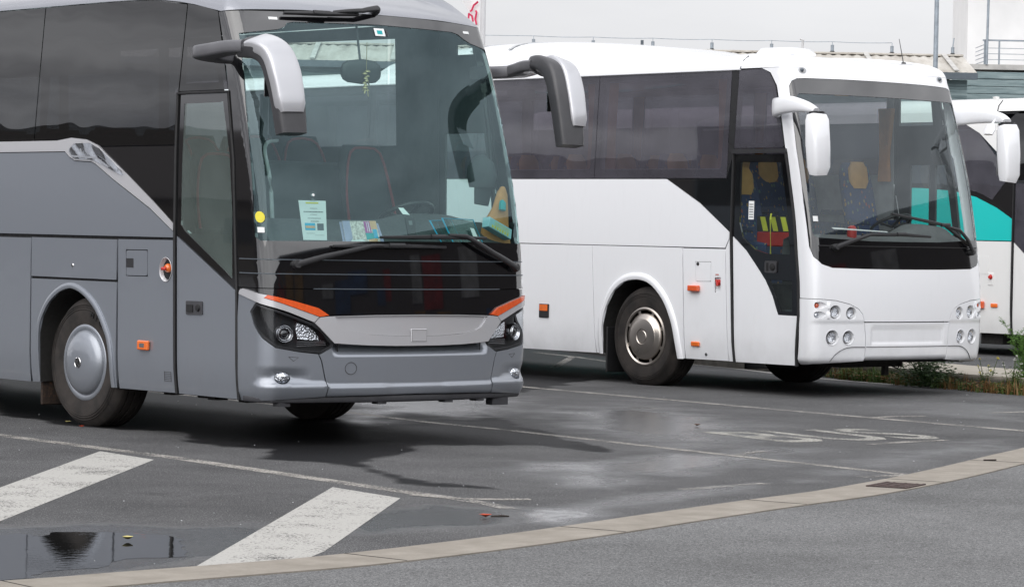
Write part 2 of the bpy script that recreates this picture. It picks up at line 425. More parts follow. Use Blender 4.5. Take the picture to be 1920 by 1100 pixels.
# ------------------------------------------------------------------ coach skin
class Skin(Body):
    def at(b, chart, u, z, relief=None):
        if chart == 'F': P = Vector(b.front(u, z))
        else: P = Vector(b.side(u, z, -1 if chart == 'L' else 1))
        return P
    def nrm(b, chart, u, z):
        e = .004
        du = b.at(chart, u+e, z)-b.at(chart, u-e, z); dz = b.at(chart, u, z+e)-b.at(chart, u, z-e)
        n = du.cross(dz); n.normalize()
        p = b.at(chart, u, z)
        ref = Vector((p.x, -3.0, 0)) if chart == 'F' and abs(p.x) < b.w0-b.rc else Vector((p.x, 0, 0))
        if n.dot(ref) < 0: n = -n
        return n
    def s_at(b, y, z, g=-1): return b.s_of(*b.side(y, z, g))
    def fr(b, chart, u, z, off=0.):
        n = b.nrm(chart, u, z); return frame(b.at(chart, u, z)+n*off, n)
def subdiv(poly, res):
    out = []; n = len(poly)
    for i in range(n):
        a = Vector(poly[i]).to_2d(); b = Vector(poly[(i+1) % n]).to_2d(); k = max(1, math.ceil((b-a).length/res))
        for j in range(k): out.append(tuple(a+(b-a)*j/k))
    return out
def panel(name, mat, parent, skin, chart, poly, holes=(), off=0., thick=.02, res=.07, relief=None, round_=0., gap=0., back=False):
    if round_: poly = fillet(poly, round_)
    if gap: poly = shrink(poly, gap)
    loops = [subdiv(poly, res)] + [subdiv(h, res*.7) for h in holes]
    V = []; E = []
    for lp in loops:
        k = len(V); V += lp; E += [(k+i, k+(i+1) % len(lp)) for i in range(len(lp))]
    xs = [p[0] for p in loops[0]]; ys = [p[1] for p in loops[0]]
    nb = len(V)
    def near(p):
        return min((p[0]-q[0])**2+(p[1]-q[1])**2 for q in V[:nb]) < (res*.35)**2
    nx = int((max(xs)-min(xs))/res); ny = int((max(ys)-min(ys))/res)
    for i in range(1, nx+1):
        for j in range(1, ny+1):
            p = (min(xs)+(i-.5*(j % 2))*res, min(ys)+j*res)
            if inside(p, loops[0]) and not any(inside(p, h) for h in loops[1:]) and not near(p): V.append(p)
    vo, eo, fo, _, _, _ = delaunay_2d_cdt([Vector(p) for p in V], E, [], 0, 1e-6)
    F = []
    for f in fo:
        c = sum((vo[i] for i in f), Vector((0, 0)))/len(f)
        if abs((vo[f[1]]-vo[f[0]]).cross(vo[f[2]]-vo[f[0]])) < 2e-6: continue   # a sliver on the edge
        if inside(c, loops[0]) and not any(inside(c, h) for h in loops[1:]): F.append(list(f))
    P = []; Nn = []
    for q in vo:
        n = skin.nrm(chart, q.x, q.y); o = off+(relief(q.x, q.y) if relief else 0.)
        P.append(skin.at(chart, q.x, q.y)+n*o); Nn.append(n)
    if relief:   # normals of the relief itself
        e = .006; NN = []
        for q in vo:
            def f_(u, z): return skin.at(chart, u, z)+skin.nrm(chart, u, z)*(off+relief(u, z))
            n = (f_(q.x+e, q.y)-f_(q.x-e, q.y)).cross(f_(q.x, q.y+e)-f_(q.x, q.y-e)); n.normalize()
            if n.dot(skin.nrm(chart, q.x, q.y)) < 0: n = -n
            NN.append(n)
    else: NN = Nn
    for f in F:
        if len(f) >= 3 and (P[f[1]]-P[f[0]]).cross(P[f[2]]-P[f[0]]).dot(Nn[f[0]]) < 0: f.reverse()
    cnt = {}
    for f in F:
        for i in range(len(f)):
            a, b = f[i], f[(i+1) % len(f)]; cnt.setdefault((min(a, b), max(a, b)), []).append((a, b))
    normals = [tuple(n) for n in NN]; V3 = [tuple(p) for p in P]; F3 = [tuple(f) for f in F]
    if thick:
        ring = {}
        def dup(i):
            if i not in ring:
                k = len(V3); V3.append(tuple(P[i])); V3.append(tuple(P[i]-Nn[i]*thick)); ring[i] = k; normals.extend([(0, 0, 0), (0, 0, 0)])
            return ring[i]
        for k, l in cnt.items():
            if len(l) == 1:
                a, b = l[0]; i, j = dup(a), dup(b); F3.append((j, i, i+1, j+1))
    me = bpy.data.meshes.new(name); me.from_pydata(V3, [], F3); me.update()
    me.polygons.foreach_set('use_smooth', [True]*len(me.polygons))
    fixed = []
    for i, n in enumerate(normals):
        fixed.append(n if n != (0, 0, 0) else (0, 0, 0))   # a zero keeps the mesh's own normal
    me.normals_split_custom_set_from_vertices(fixed)
    return link(name, me, mat, parent)
def spot(cx, cy, rx, ry=None, n=28):
    return [(cx+rx*math.cos(2*PI*i/n), cy+(ry or rx)*math.sin(2*PI*i/n)) for i in range(n)]
def rect(x0, y0, x1, y1): return [(x0, y0), (x1, y0), (x1, y1), (x0, y1)]
def mirror_poly(p): return [(-a, b) for a, b in reversed(p)]
def roof(name, mat, parent, skin, zedge, ylen, prof, dfront=1.8, y_seam=None, top=None):
    """rings carried inward and up from the cant rail; prof = (inset, rise)"""
    S_ = []
    w = skin.w(3.3); f = w-skin.rc; sm = f+skin.smax()
    ys = [ylen, 9., 7., 5.5, 4.5, 3.7, 3.1, 2.6, 2.2, 1.9, 1.65, 1.45, 1.25, 1.1, .98]
    base = []
    for y in ys: base.append((Vector((-1, 0, 0)), Vector(skin.side(y, zedge(-9, y), -1)), 1.))
    for k in range(7):
        s = -sm+skin.smax()*k/6; z = zedge(s, None); base.append((skin.nrm('F', s, z), Vector(skin.front(s, z)), None))
    for k in range(1, 24):
        s = -f+2*f*k/24; z = zedge(s, None); base.append((skin.nrm('F', s, z), Vector(skin.front(s, z)), None))
    for k in range(7):
        s = f+skin.smax()*k/6; z = zedge(s, None); base.append((skin.nrm('F', s, z), Vector(skin.front(s, z)), None))
    for y in reversed(ys): base.append((Vector((1, 0, 0)), Vector(skin.side(y, zedge(9, y), 1)), 1.))
    V = []; F = []; m = len(base); zt = zedge(9, 9.)
    for q_, (d, hh) in enumerate(prof):
        for n, p, _ in base:
            n2 = Vector((n.x, n.y, 0)).normalized(); sp = Vector((0, max(p.y, 2.1), 0)); fl = Vector((p.x, p.y, 0)); D = (fl-sp).length
            k = 1+(dfront-1)*n2.y**2
            lam = min(1., d*k/D) if q_ < len(prof)-1 else 1.
            q = fl.lerp(sp, lam); t_ = min(1., d/.45); q.z = p.z+hh+(zt-p.z)*t_*t_*(3-2*t_)
            V.append(tuple(q))
    for k in range(len(prof)-1):
        F += [(k*m+i, k*m+i+1, (k+1)*m+i+1, (k+1)*m+i) for i in range(m-1)]
    g = Geo(); g.add(V, F); return g.build(name, mat, parent, 50)
def on(skin, chart, u, z, off=0.): return skin.fr(chart, u, z, off)
def arc_liner(name, parent, arch, x, depth):
    V = []; F = []
    for y, z in arch: V += [(x, y, z), (x+depth, y, z)]
    F = [(2*i, 2*i+1, 2*i+3, 2*i+2) for i in range(len(arch)-1)]
    k = len(V); n = len(arch)
    V += [(x+depth, y, z) for y, z in arch]; F.append(tuple(range(k, k+n)))
    g = Geo(); g.add(V, F); return g.build(name, M['under'], parent, 40)
def wheel(parent, x, y, r, kind, yaw=0., face=-1):
    """face = -1: outer face looks towards -x. thing > wheel > tyre, rim parts"""
    m = Matrix.Translation((x, y, r)) @ Matrix.Rotation(yaw, 4, 'Z') @ Matrix.Rotation(face*PI/2, 4, 'Y')
    g = Geo()
    R = r+.012
    g.lathe([(.285, -.03), (.30, .005), (.33, .012), (.40, .022), (.44, .020), (.47, .008), (.495, -.012), (R-.006, -.035), (R, -.05),
             (R, -.09), (R-.012, -.092), (R-.012, -.104), (R, -.106), (R, -.15), (R-.012, -.152), (R-.012, -.166), (R, -.168),
             (R, -.21), (R-.012, -.212), (R-.012, -.224), (R, -.226), (R, -.262), (R-.01, -.285), (.44, -.315), (.30, -.31)], m, 72)
    for k in range(3): g.lathe([(.425+.018*k, .0225-.002*k), (.4285+.018*k, .026-.002*k), (.432+.018*k, .0225-.002*k)], m, 72)
    t = g.build('wheel', M['tyre'], parent, 40)
    tag(t, 'front wheel with a black tyre' if kind else None)
    c = Geo(); c.lathe([(0, -.16), (.29, -.16), (.292, -.01)], m, 40); c.build('rim', M['under'], t, 40)
    if kind == 'grey':
        c = Geo(); c.lathe([(0, .075), (.05, .0745), (.14, .068), (.21, .052), (.245, .034), (.258, .016), (.262, .006)], m, 64); c.build('hubcap', M['grey'], t, 50)
        c = Geo()
        for k in range(15):
            a = .17+2*PI*k/15
            c.lathe([(.268, .001), (.271, .0065), (.277, .0065), (.279, .001)], m, 8, a, a+2*PI/15-.1)
        c.build('hubcap_slot', M['liner'], t)
        c = Geo(); c.lathe([(.261, .003), (.268, .009), (.30, .013), (.315, .0), (.315, -.03)], m, 64); c.build('rim_ring', M['grey'], t, 50)
        c = Geo(); c.lathe([(0, .078), (.043, .0775), (.047, .072)], m, 24); e = c.build('hub_emblem', M['liner'], t)
        c = Geo()
        for a in (.5, 2.1, 3.6, 5.2):
            c.sweep([m @ Vector((.006*math.cos(a), .006*math.sin(a), .080)), m @ Vector((.034*math.cos(a+.35), .034*math.sin(a+.35), .080))], (.006, .002), n=6)
        c.lathe([(.038, .0775), (.041, .081), (.044, .0775)], m, 24); c.build('emblem_mark', M['chrome'], e)
    elif kind == 'steel':
        c = Geo(); c.lathe([(0, .060), (.06, .060), (.066, .054), (.078, .054), (.084, .062), (.16, .060), (.19, .055), (.20, .046), (.238, .030), (.252, .012), (.254, .0)], m, 64); c.build('hubcap', M['steel'], t, 30)
        c = Geo(); c.lathe([(.283, -.02), (.285, .012), (.30, .022), (.315, .014), (.322, -.01)], m, 64)
        for k in range(8):
            a = .35+2*PI*k/8
            c.add([(r_*math.cos(a+q), r_*math.sin(a+q), z_) for r_, z_ in ((.248, .008), (.29, .008)) for q in (-.075, .075)], [(0, 2, 3, 1)], m)
        c.build('rim_ring', M['steel'], t, 40)
    else:
        c = Geo(); c.lathe([(0, .02), (.2, .02), (.28, -.01)], m, 32); c.build('hubcap', M['steel'], t, 40)
    return t
def text_mesh(name, body, size, mat, parent, mtx, ext=.0008, sx=1., bold=0.):
    cu = bpy.data.curves.new(name, 'FONT'); cu.body = body; cu.size = size; cu.align_x = 'CENTER'; cu.align_y = 'CENTER'; cu.extrude = ext; cu.offset = bold; cu.resolution_u = 3
    o = bpy.data.objects.new('tmp_text', cu); C.objects.link(o); dg = bpy.context.evaluated_depsgraph_get(); dg.update()
    me = bpy.data.meshes.new_from_object(o.evaluated_get(dg)); bpy.data.objects.remove(o); bpy.data.curves.remove(cu)
    me.name = name; me.transform(mtx @ Matrix.Scale(sx, 4, (1, 0, 0))); me.materials.clear()
    return link(name, me, mat, parent)
def wiper(parent, skin, arm, blade, off=.035):
    """arm and blade are lists of chart points (s, z)"""
    def pt(s, z, o): return skin.at('F', s, z)+skin.nrm('F', s, z)*o
    def dens(l, k=6):
        out = []
        for (a, b), (c_, d) in zip(l, l[1:]):
            out += [(a+(c_-a)*i/k, b+(d-b)*i/k) for i in range(k)]
        return out+[l[-1]]
    A = dens(arm); n = len(A)
    up = skin.nrm('F', *arm[0])
    g = Geo(); g.sweep([pt(s, z, off+.025*math.sin(PI*min(1, i/(n-1)*1.0))) for i, (s, z) in enumerate(A)], [(.026-.014*i/(n-1), .016-.006*i/(n-1)) for i in range(n)], up)
    g.lathe([(0, .05), (.028, .05), (.036, .03), (.036, -.01)], skin.fr('F', *arm[0]), 18)
    t = g.build('wiper', M['satin'], parent, 40)
    B = dens(blade, 5); n = len(B); g = Geo()
    g.sweep([pt(s, z, off-.004) for s, z in B], [(.011+.006*math.sin(PI*i/(n-1)), .012+.006*math.sin(PI*i/(n-1))) for i in range(n)], up, 8)
    g.sweep([pt(s, z, off-.022) for s, z in B], (.004, .010), up, 6)
    q = B[n//2]; g.sweep([pt(q[0]-.07, q[1], off+.008), pt(q[0]+.07, q[1], off+.008)], (.02, .014), up)
    g.build('wiper_blade', M['satin'], t, 40)
    return t
def seat(name, parent, loc, cloth, trim, head, rz=0., hz=1.16):
    """high-backed coach seat, front towards -y"""
    m = Matrix.Translation(loc) @ Matrix.Rotation(rz, 4, 'Z')
    g = Geo()
    back = spline([(0, .10, .32), (0, .17, .55), (0, .24, .85), (0, .30, hz-.12), (0, .31, hz)], 3)
    k = len(back)
    g.sweep(back, [((.235 if i < k*.6 else .235-.075*((i-k*.6)/(k*.4))), .065-.02*(i/k)) for i in range(k)], (0, 1, 0), 16, 4, mat=m)
    g.sweep([(0, -.36, .38), (0, -.2, .40), (0, .12, .37)], (.235, .075), (0, 0, 1), 16, 4, mat=m)
    g.box((0, -.05, .17), (.3, .35, .34), mat=m)
    for s_ in (-1, 1): g.sweep([(s_*.255, .12, .58), (s_*.255, -.22, .58)], (.025, .03), mat=m)
    o = g.build('seat', cloth, parent, 50)
    if trim:
        g = Geo()
        for s_ in (-1, 1):
            g.sweep(spline([(s_*.225, .07, .4), (s_*.24, .12, .6), (s_*.225, .19, .88), (s_*.15, .25, hz-.06), (0, .262, hz-.02)], 3), (.010, .012), n=6, mat=m)
        g.build('seat_piping', trim, o, 50)
    if head:
        g = Geo(); g.sweep([(0, .225, hz-.28), (0, .245, hz-.2), (0, .262, hz-.06), (0, .27, hz+.01)], [(.10, .03), (.15, .045), (.14, .045), (.09, .03)], (0, 1, 0), 14, 3.5, mat=m)
        g.build('headrest', head, o, 50)
    return o
def copy_tree(o, parent, dloc):
    c = o.copy(); C.objects.link(c); c.parent = parent
    if dloc is not None: c.location = Vector(o.location)+Vector(dloc)
    for ch in list(o.children): copy_tree(ch, c, None)
    return c
# ------------------------------------------------------------------ the grey coach
GK = Skin(**GREY)
grey = empty('touring_coach', (13.950, 17.645, 0), -.0016)
tag(grey, 'grey touring coach with silver mirrors and orange strips above its headlights', 'coach', 'coaches parked in the bays')
YE = 12.1
ARCH1 = [(3.384, .327), (3.396, .725), (3.339, .871), (3.236, .985), (3.088, 1.069), (2.94, 1.105), (2.821, 1.092), (2.702, 1.049), (2.598, .99), (2.524, .93), (2.434, .825), (2.358, .704), (2.319, .551), (2.304, .336)]
def both(fn):
    for c_ in ('L', 'R'): fn(c_)
def pan(name, mat, chart, poly, par=None, sk=GK, **k): return panel(name, M[mat], par or grey, sk, chart, poly, **k)
def arch_shift(a, dy): return [(y+dy, z) for y, z in a]
RW = 6.15
for c_ in ('L', 'R'):
    vis = c_ == 'L'
    # dark inner frame that shows in the shut lines
    pan('body_frame', 'liner', c_, [(.62, .33)] + [(2.29, .33)] + [(y, z+.0) for y, z in reversed(ARCH1)] + [(3.40, .33), (8.45, .33), (8.45, 1.1), (9.55, 1.1), (9.55, .33), (YE, .33), (YE, 1.57), (.62, 1.57)], off=-.022, thick=0, res=.14)
    pan('side_panel', 'grey', c_, rect(5.23, .305, 7.0, 1.507), gap=.004, res=.12)
    pan('side_panel', 'grey', c_, rect(3.553, .313, 5.225, 1.508), gap=.004, res=.12)
    pan('side_panel', 'grey', c_, [(7.005, .305), (8.42, .305), (8.42, .8), (8.6, 1.05), (9.0, 1.13), (9.4, 1.05), (9.58, .8), (9.58, .305), (YE, .305), (YE, 1.507), (7.005, 1.507)], gap=.004, res=.12)
    if vis:
        pan('locker_hatch', 'grey', c_, rect(2.242, 1.187, 3.547, 1.512), gap=.003, res=.1)
        pan('wheel_arch_panel', 'grey', c_, [(2.236, .331), (2.236, 1.175), (3.544, 1.173), (3.532, .317)] + [(3.40, .318)] + ARCH1[1:-1] + [(2.304, .332)], gap=.003, res=.09)
        pan('service_panel', 'grey', c_, [(2.229, 1.515), (1.444, 1.519), (1.406, .337), (2.205, .331)],
            holes=[[(2.112, 1.434), (1.798, 1.436), (1.792, 1.227), (2.106, 1.224)], spot(1.538, 1.287, .088, .098)], gap=.003, res=.08)
        ff = pan('fuel_flap', 'grey', c_, [(2.109, 1.431), (1.801, 1.433), (1.795, 1.230), (2.103, 1.227)], round_=.025, gap=.0035, res=.08)
        pan('flap_latch', 'satin', c_, rect(2.0, 1.293, 2.10, 1.364), par=ff, off=.003, thick=.004)
    else:
        pan('side_panel', 'grey', c_, [(1.0, .336), (2.285, .331)] + list(reversed(ARCH1[1:-1])) + [(3.40, .318), (3.545, .318), (3.545, 1.512), (1.0, 1.512)], gap=.003, res=.11)
        pan('driver_side_panel', 'grey', c_, [(.56, .336), (.995, .336), (.995, 1.46), (.60, 1.46)], gap=.003, res=.09)
    # flared lip round the wheel
    g = Geo(); lip = [GK.at(c_, q.x, q.y)+GK.nrm(c_, q.x, q.y)*.006 for q in spline([(a, b, 0) for a, b in ARCH1], 3)]
    cen = Vector((0, 2.85, .5))
    lo = []
    for q in lip:
        d = Vector((0, q.y-cen.y, max(0, q.z-cen.z))); d.normalize() if d.length else None
        lo.append(q+d*.045)
    V = []
    for a, b in zip(lip, lo):
        n = Vector((-1 if vis else 1, 0, 0)); V += [tuple(a-n*.05), tuple(a+n*.008), tuple(a*.5+b*.5+n*.014), tuple(b+n*.004), tuple(b-n*.01)]
    k = len(lip); g.add(V, [(5*i+j, 5*i+j+1, 5*i+j+6, 5*i+j+5) for i in range(k-1) for j in range(4)])
    o = g.build('wheel_arch', M['grey'], grey, 50)
    arc_liner('wheel_arch_liner', grey, ARCH1, (-1.27 if vis else 1.27), (.46 if vis else -.46))
    arc_liner('wheel_arch_liner', grey, arch_shift(ARCH1, RW), (-1.25 if vis else 1.25), (.55 if vis else -.55))
    # belt: upper grey panel, silver strip, dark sweep
    if vis:
        pan('upper_panel', 'grey', c_, [(YE, 2.206), (3.060, 2.206), (2.990, 2.162), (2.905, 2.131), (2.656, 2.121), (2.590, 2.103), (2.324, 1.981), (2.064, 1.872), (1.777, 1.752), (1.442, 1.577), (1.440, 1.537), (YE, 1.527)], res=.11)
        pan('silver_strip', 'silver', c_, [(YE, 2.297), (3.177, 2.300), (2.959, 2.321), (2.726, 2.304), (2.560, 2.258), (2.392, 2.165), (2.096, 2.010), (1.742, 1.815), (1.446, 1.640), (1.442, 1.587), (1.771, 1.760), (2.058, 1.880), (2.318, 1.988), (2.584, 2.110), (2.650, 2.128), (2.898, 2.138), (2.984, 2.169), (3.053, 2.212), (YE, 2.212)], off=.006, thick=.02, res=.05)
        ln = pan('strip_lens', 'wavy_chrome', c_, [(2.987, 2.218), (2.890, 2.274), (2.659, 2.277), (2.525, 2.232), (2.326, 2.126), (2.130, 2.016), (2.192, 2.018), (2.387, 2.080), (2.618, 2.142), (2.899, 2.150)], off=.012, thick=.008, res=.03, round_=.03, relief=lambda u, z: .004*math.sin(u*17+z*9)+.003*math.sin(u*31-z*40))
        pan('lens_cover', 'lens', c_, [(2.987, 2.218), (2.890, 2.274), (2.659, 2.277), (2.525, 2.232), (2.326, 2.126), (2.130, 2.016), (2.192, 2.018), (2.387, 2.080), (2.618, 2.142), (2.899, 2.150)], par=ln, off=.024, thick=.01, res=.05, round_=.03)
        pan('silver_strip_edge', 'silver', c_, [(2.93, 2.180), (2.55, 2.165), (2.36, 2.085), (2.37, 2.075), (2.56, 2.150), (2.93, 2.165)], par=ln, off=.023, thick=.003, res=.06)
        pan('lower_dark_panel', 'black', c_, [(2.520, 2.243), (1.450, 2.244), (1.432, 1.630), (1.462, 1.648), (1.742, 1.813), (2.096, 2.007), (2.388, 2.162)], off=-.002, res=.09, gap=.002)
        # side glazing
        panes = [[(3.431, 3.392), (2.343, 3.391), (1.8, 3.378), (1.352, 3.325), (1.43, 2.667), (1.452, 2.252), (2.496, 2.250), (2.561, 2.263), (2.723, 2.307), (2.960, 2.325), (3.181, 2.312), (3.545, 2.303)]]
        prev_t, prev_b = 3.443, 3.556
        for k in range(5):
            nx = prev_t+1.72; panes.append([(prev_t, 3.392), (prev_b, 2.303), (prev_b+1.72-.008, 2.303), (nx-.008, 3.392)]); prev_t, prev_b = nx, prev_b+1.72
        for p in panes: pan('side_window', 'tint', c_, p, off=0, thick=.008, res=.12)
        pan('corner_window', 'tint', c_, [(1.340, 3.331), (1.1, 3.295), (.932, 3.256), (.764, 2.662), (1.418, 2.662)], off=0, thick=.008, res=.08)
    else:
        pan('upper_panel', 'grey', c_, [(YE, 2.2), (1.9, 2.2), (1.45, 1.95), (1.45, 1.53), (YE, 1.527)], res=.12)
        panes = [[(2.0, 3.39), (1.35, 3.33), (1.42, 2.0), (1.95, 2.25), (2.05, 2.25)]]
        x = 2.06
        while x < 11.5: panes.append([(x, 3.39), (x, 2.25), (min(x+1.75, YE), 2.25), (min(x+1.75, YE), 3.39)]); x += 1.76
        for p in panes: pan('side_window', 'tint3', c_, p, off=0, thick=.008, res=.14)
        pan('driver_window', 'clearglass', c_, [(1.27, 1.47), (1.27, 2.45), (.70, 2.45), (.60, 1.85), (.575, 1.47)], off=0, thick=.006, res=.1)
        pan('quarter_window', 'tint3', c_, [(1.27, 2.50), (1.27, 3.30), (.93, 3.25), (.72, 2.5)], off=0, thick=.006, res=.1)
    # inner lining with the window openings
    if vis:
        holes = [[(y+.05, 3.25), (y+.05, 2.36), (y+1.60, 2.36), (y+1.60, 3.25)] for y in (3.5, 5.22, 6.94, 8.66)] + [[(3.40, 3.25), (3.46, 2.36), (1.55, 2.32), (1.47, 3.2)]]
        pan('interior_lining', 'interior', c_, [(1.42, 1.60), (YE, 1.60), (YE, 3.36), (1.42, 3.30)], holes=holes, off=-.05, thick=.01, res=.2)
        pan('window_frame', 'frit', c_, [(1.42, 3.31), (1.0, 3.25), (.82, 2.64), (1.42, 2.64)], holes=[[(1.36, 3.24), (1.08, 3.2), (.90, 2.72), (1.36, 2.72)]], off=-.012, thick=0)
    else:
        holes = [[(1.88, 3.22), (1.86, 2.33), (3.46, 2.33), (3.46, 3.24)]] + [[(3.70+1.76*i, 3.26), (3.70+1.76*i, 2.33), (5.30+1.76*i, 2.33), (5.30+1.76*i, 3.26)] for i in range(4)]
        pan('interior_lining', 'interior', c_, [(1.30, 1.50), (YE, 1.50), (YE, 3.36), (1.30, 3.33)], holes=holes, off=-.05, thick=.01, res=.2)
        pan('driver_window_frame', 'interior', c_, [(1.42, 1.44), (1.42, 3.34), (.93, 3.26), (.70, 2.5), (.62, 1.9), (.585, 1.44)], holes=[[(1.24, 1.50), (1.24, 2.42), (.74, 2.42), (.64, 1.85), (.615, 1.50)], [(1.10, 3.06), (1.10, 3.14), (.90, 3.14), (.88, 3.06)]], off=-.014, thick=.02)
# entry door
door = pan('door', 'grey', 'L', [(1.396, 1.552), (1.357, .335), (.558, .336), (.585, 1.150)], res=.08, gap=.003)
tag(door, 'entry door with a glazed top and slanted lower glass edge')
DU = [(1.412, 2.632), (.764, 2.630), (.668, 2.129), (.588, 1.158), (1.396, 1.562)]
DC = [(1.341, 2.567), (.822, 2.569), (.714, 2.17), (.655, 1.729), (.640, 1.24), (.747, 1.30), (1.290, 1.590), (1.344, 1.64), (1.352, 2.133)]
pan('door_glass_frame', 'black', 'L', DU, par=door, holes=[DC], off=-.002, thick=.02, res=.06)
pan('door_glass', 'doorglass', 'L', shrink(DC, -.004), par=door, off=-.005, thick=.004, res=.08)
dh = pan('door_handle', 'trim', 'L', [(1.245, 1.055), (1.021, 1.058), (1.018, .955), (1.242, .950)], par=door, off=.008, thick=.012, round_=.012)
g = Geo(); g.box((0, 0, .004), (.085, .055, .01), mat=on(GK, 'L', 1.185, 1.0, .006)); g.lathe([(0, .018), (.022, .016), (.028, .004)], on(GK, 'L', 1.075, 1.006, .006), 20); g.build('handle_recess', M['liner'], dh, 30)
g = Geo(); g.sweep([GK.at('L', y, z)+GK.nrm('L', y, z)*-.04 for y, z in ((1.30, 1.585), (.66, 1.17))], (.012, .012)); g.sweep([GK.at('L', y, z)+GK.nrm('L', y, z)*-.06 for y, z in ((.94, 1.36), (.66, 1.47))], (.007, .007)); g.build('grab_rail', M['interior_light'], door, 40)
# seals round the door
def seal(pts, half, sk=GK, chart='L', par=None, name='door_seal', off=.002, mat='rubber'):
    P = []
    for (a, b), (c_, d) in zip(pts, pts[1:]):
        for i in range(6): u, v = a+(c_-a)*i/6, b+(d-b)*i/6; P.append(sk.at(chart, u, v)+sk.nrm(chart, u, v)*off)
    P.append(sk.at(chart, *pts[-1])+sk.nrm(chart, *pts[-1])*off)
    g = Geo(); g.sweep(P, half, (1, 0, 0), 8, 3); return g.build(name, M[mat], par or grey, 40)
seal([(1.381, .335), (1.416, 1.5), (1.432, 2.2), (1.428, 2.648)], (.012, .014))
seal([(.548, .335), (.572, 1.15), (.650, 2.12), (.752, 2.648)], (.012, .011))
seal([(1.43, 2.645), (.752, 2.643)], (.010, .013), off=.006)
# lights and small plates on the side
def marker_light(par, sk, chart, u, z, w_, h_, mat, name, d=.02, sub=None):
    g = Geo(); g.box((0, 0, d/2), (w_, h_, d), mat=on(sk, chart, u, z), bev=.008); o = g.build(name, M[mat], par, 30)
    if sub: 
        g = Geo(); g.box((0, 0, d+.001), (w_*.45, h_*.4, .004), mat=on(sk, chart, u, z)); g.build('marker_inset', M[sub], o)
    return o
marker_light(grey, GK, 'L', 1.816, .690, .15, .075, 'orange', 'side_marker', .03, 'chrome')
g = Geo(); m = on(GK, 'L', 1.538, 1.287); g.lathe([(.088, .004), (.084, .006), (.075, -.01), (.06, -.05), (0, -.055)], m @ Matrix.Diagonal((1, 1.1, 1, 1)), 32); o = g.build('lamp_recess', M['silver'], grey, 50)
g = Geo(); g.lathe([(0, .012), (.02, .012), (.034, -.004), (.036, -.05)], m @ Matrix.Translation((.008, .012, 0)), 24); g.build('turn_lamp', M['orange'], o, 40)
g = Geo(); g.sweep([m @ Vector((-.035, .006, .012)), m @ Vector((.0, .008, .02)), m @ Vector((.025, .006, .012))], [(.012, .012), (.02, .014), (.012, .012)]); g.build('isolator_key', M['red'], o, 40)
g = Geo(); m = on(GK, 'L', 2.901, 1.290); g.lathe([(0, .006), (.012, .006), (.017, .0)], m, 18); g.build('hatch_lock', M['chrome'], grey)
g = Geo(); m = on(GK, 'L', 1.495, .462)
for i in range(6): g.box((0, -.035+.014*i, .001), (.094, .003, .002), mat=m)
for i in (-1, 1): g.box((i*.046, 0, .001), (.003, .078, .002), mat=m)
g.build('data_plate', M['trim'], grey, 0)
# ---- front
A_PIL = [(-1.334, 3.250), (-1.372, 3.0), (-1.425, 2.652), (-1.508, 2.129), (-1.566, 1.60), (-1.578, 1.396)]
WS_TOP = [(-1.085, 3.262), (-.84, 3.268), (-.42, 3.279), (0, 3.288), (.42, 3.288), (.84, 3.280), (1.085, 3.270)]
FR = A_PIL[::-1] + WS_TOP + [(-a, b) for a, b in A_PIL]
CL = [(-1.322, 1.56), (-1.318, 1.75), (-1.300, 1.969), (-1.262, 2.5), (-1.205, 3.085), (-.90, 3.128), (-.84, 3.15), (-.815, 3.180), (-.76, 3.192), (0, 3.212), (.80, 3.205), (.87, 3.19), (.93, 3.155), (1.0, 3.125), (1.195, 3.085), (1.262, 2.5), (1.300, 1.969), (1.322, 1.56), (1.28, 1.535), (.7, 1.545), (0, 1.542), (-.657, 1.535), (-1.28, 1.530)]
surround = pan('windscreen_frame', 'black', 'F', FR, holes=[CL], off=0, thick=.03, res=.04)
scr = pan('windscreen', 'screen', 'F', shrink(CL, -.004), off=-.004, thick=0, res=.08)
# roof edge filler behind pillar to the roof line
BRL = [(-1.560, 1.138), (-1.53, 1.152), (-1.488, 1.170), (-1.24, 1.126), (-.87, 1.028), (-.79, .978)]
for nm, z0, z1 in (('front_flap', 1.290, 1.390), ('grille_panel', 1.181, 1.284)):
    pan(nm, 'black', 'F', [(-1.582, z0), (-1.580, z1), (1.580, z1), (1.582, z0)], off=.0, thick=.02, res=.08)
low = [(-1.583, 1.175), (-1.583, 1.150)] + [(-1.53, 1.160), (-1.488, 1.174), (-1.24, 1.130), (-.87, 1.034), (-.782, .983), (-.4, .990), (0, .993)]
pan('grille_panel', 'black', 'F', low + [(-a, b) for a, b in reversed(low[:-1])], off=-.003, thick=.02, res=.07)
g = Geo()
for z_, half in ((1.3925, 1.54), (1.287, 1.545), (1.178, .9)):
    g.sweep([GK.at('F', s_, z_)+GK.nrm('F', s_, z_)*.001 for s_ in np.linspace(-half, half, 41)], (.004, .004), n=6)
g.build('panel_edge_trim', M['darkmetal'], grey, 40)
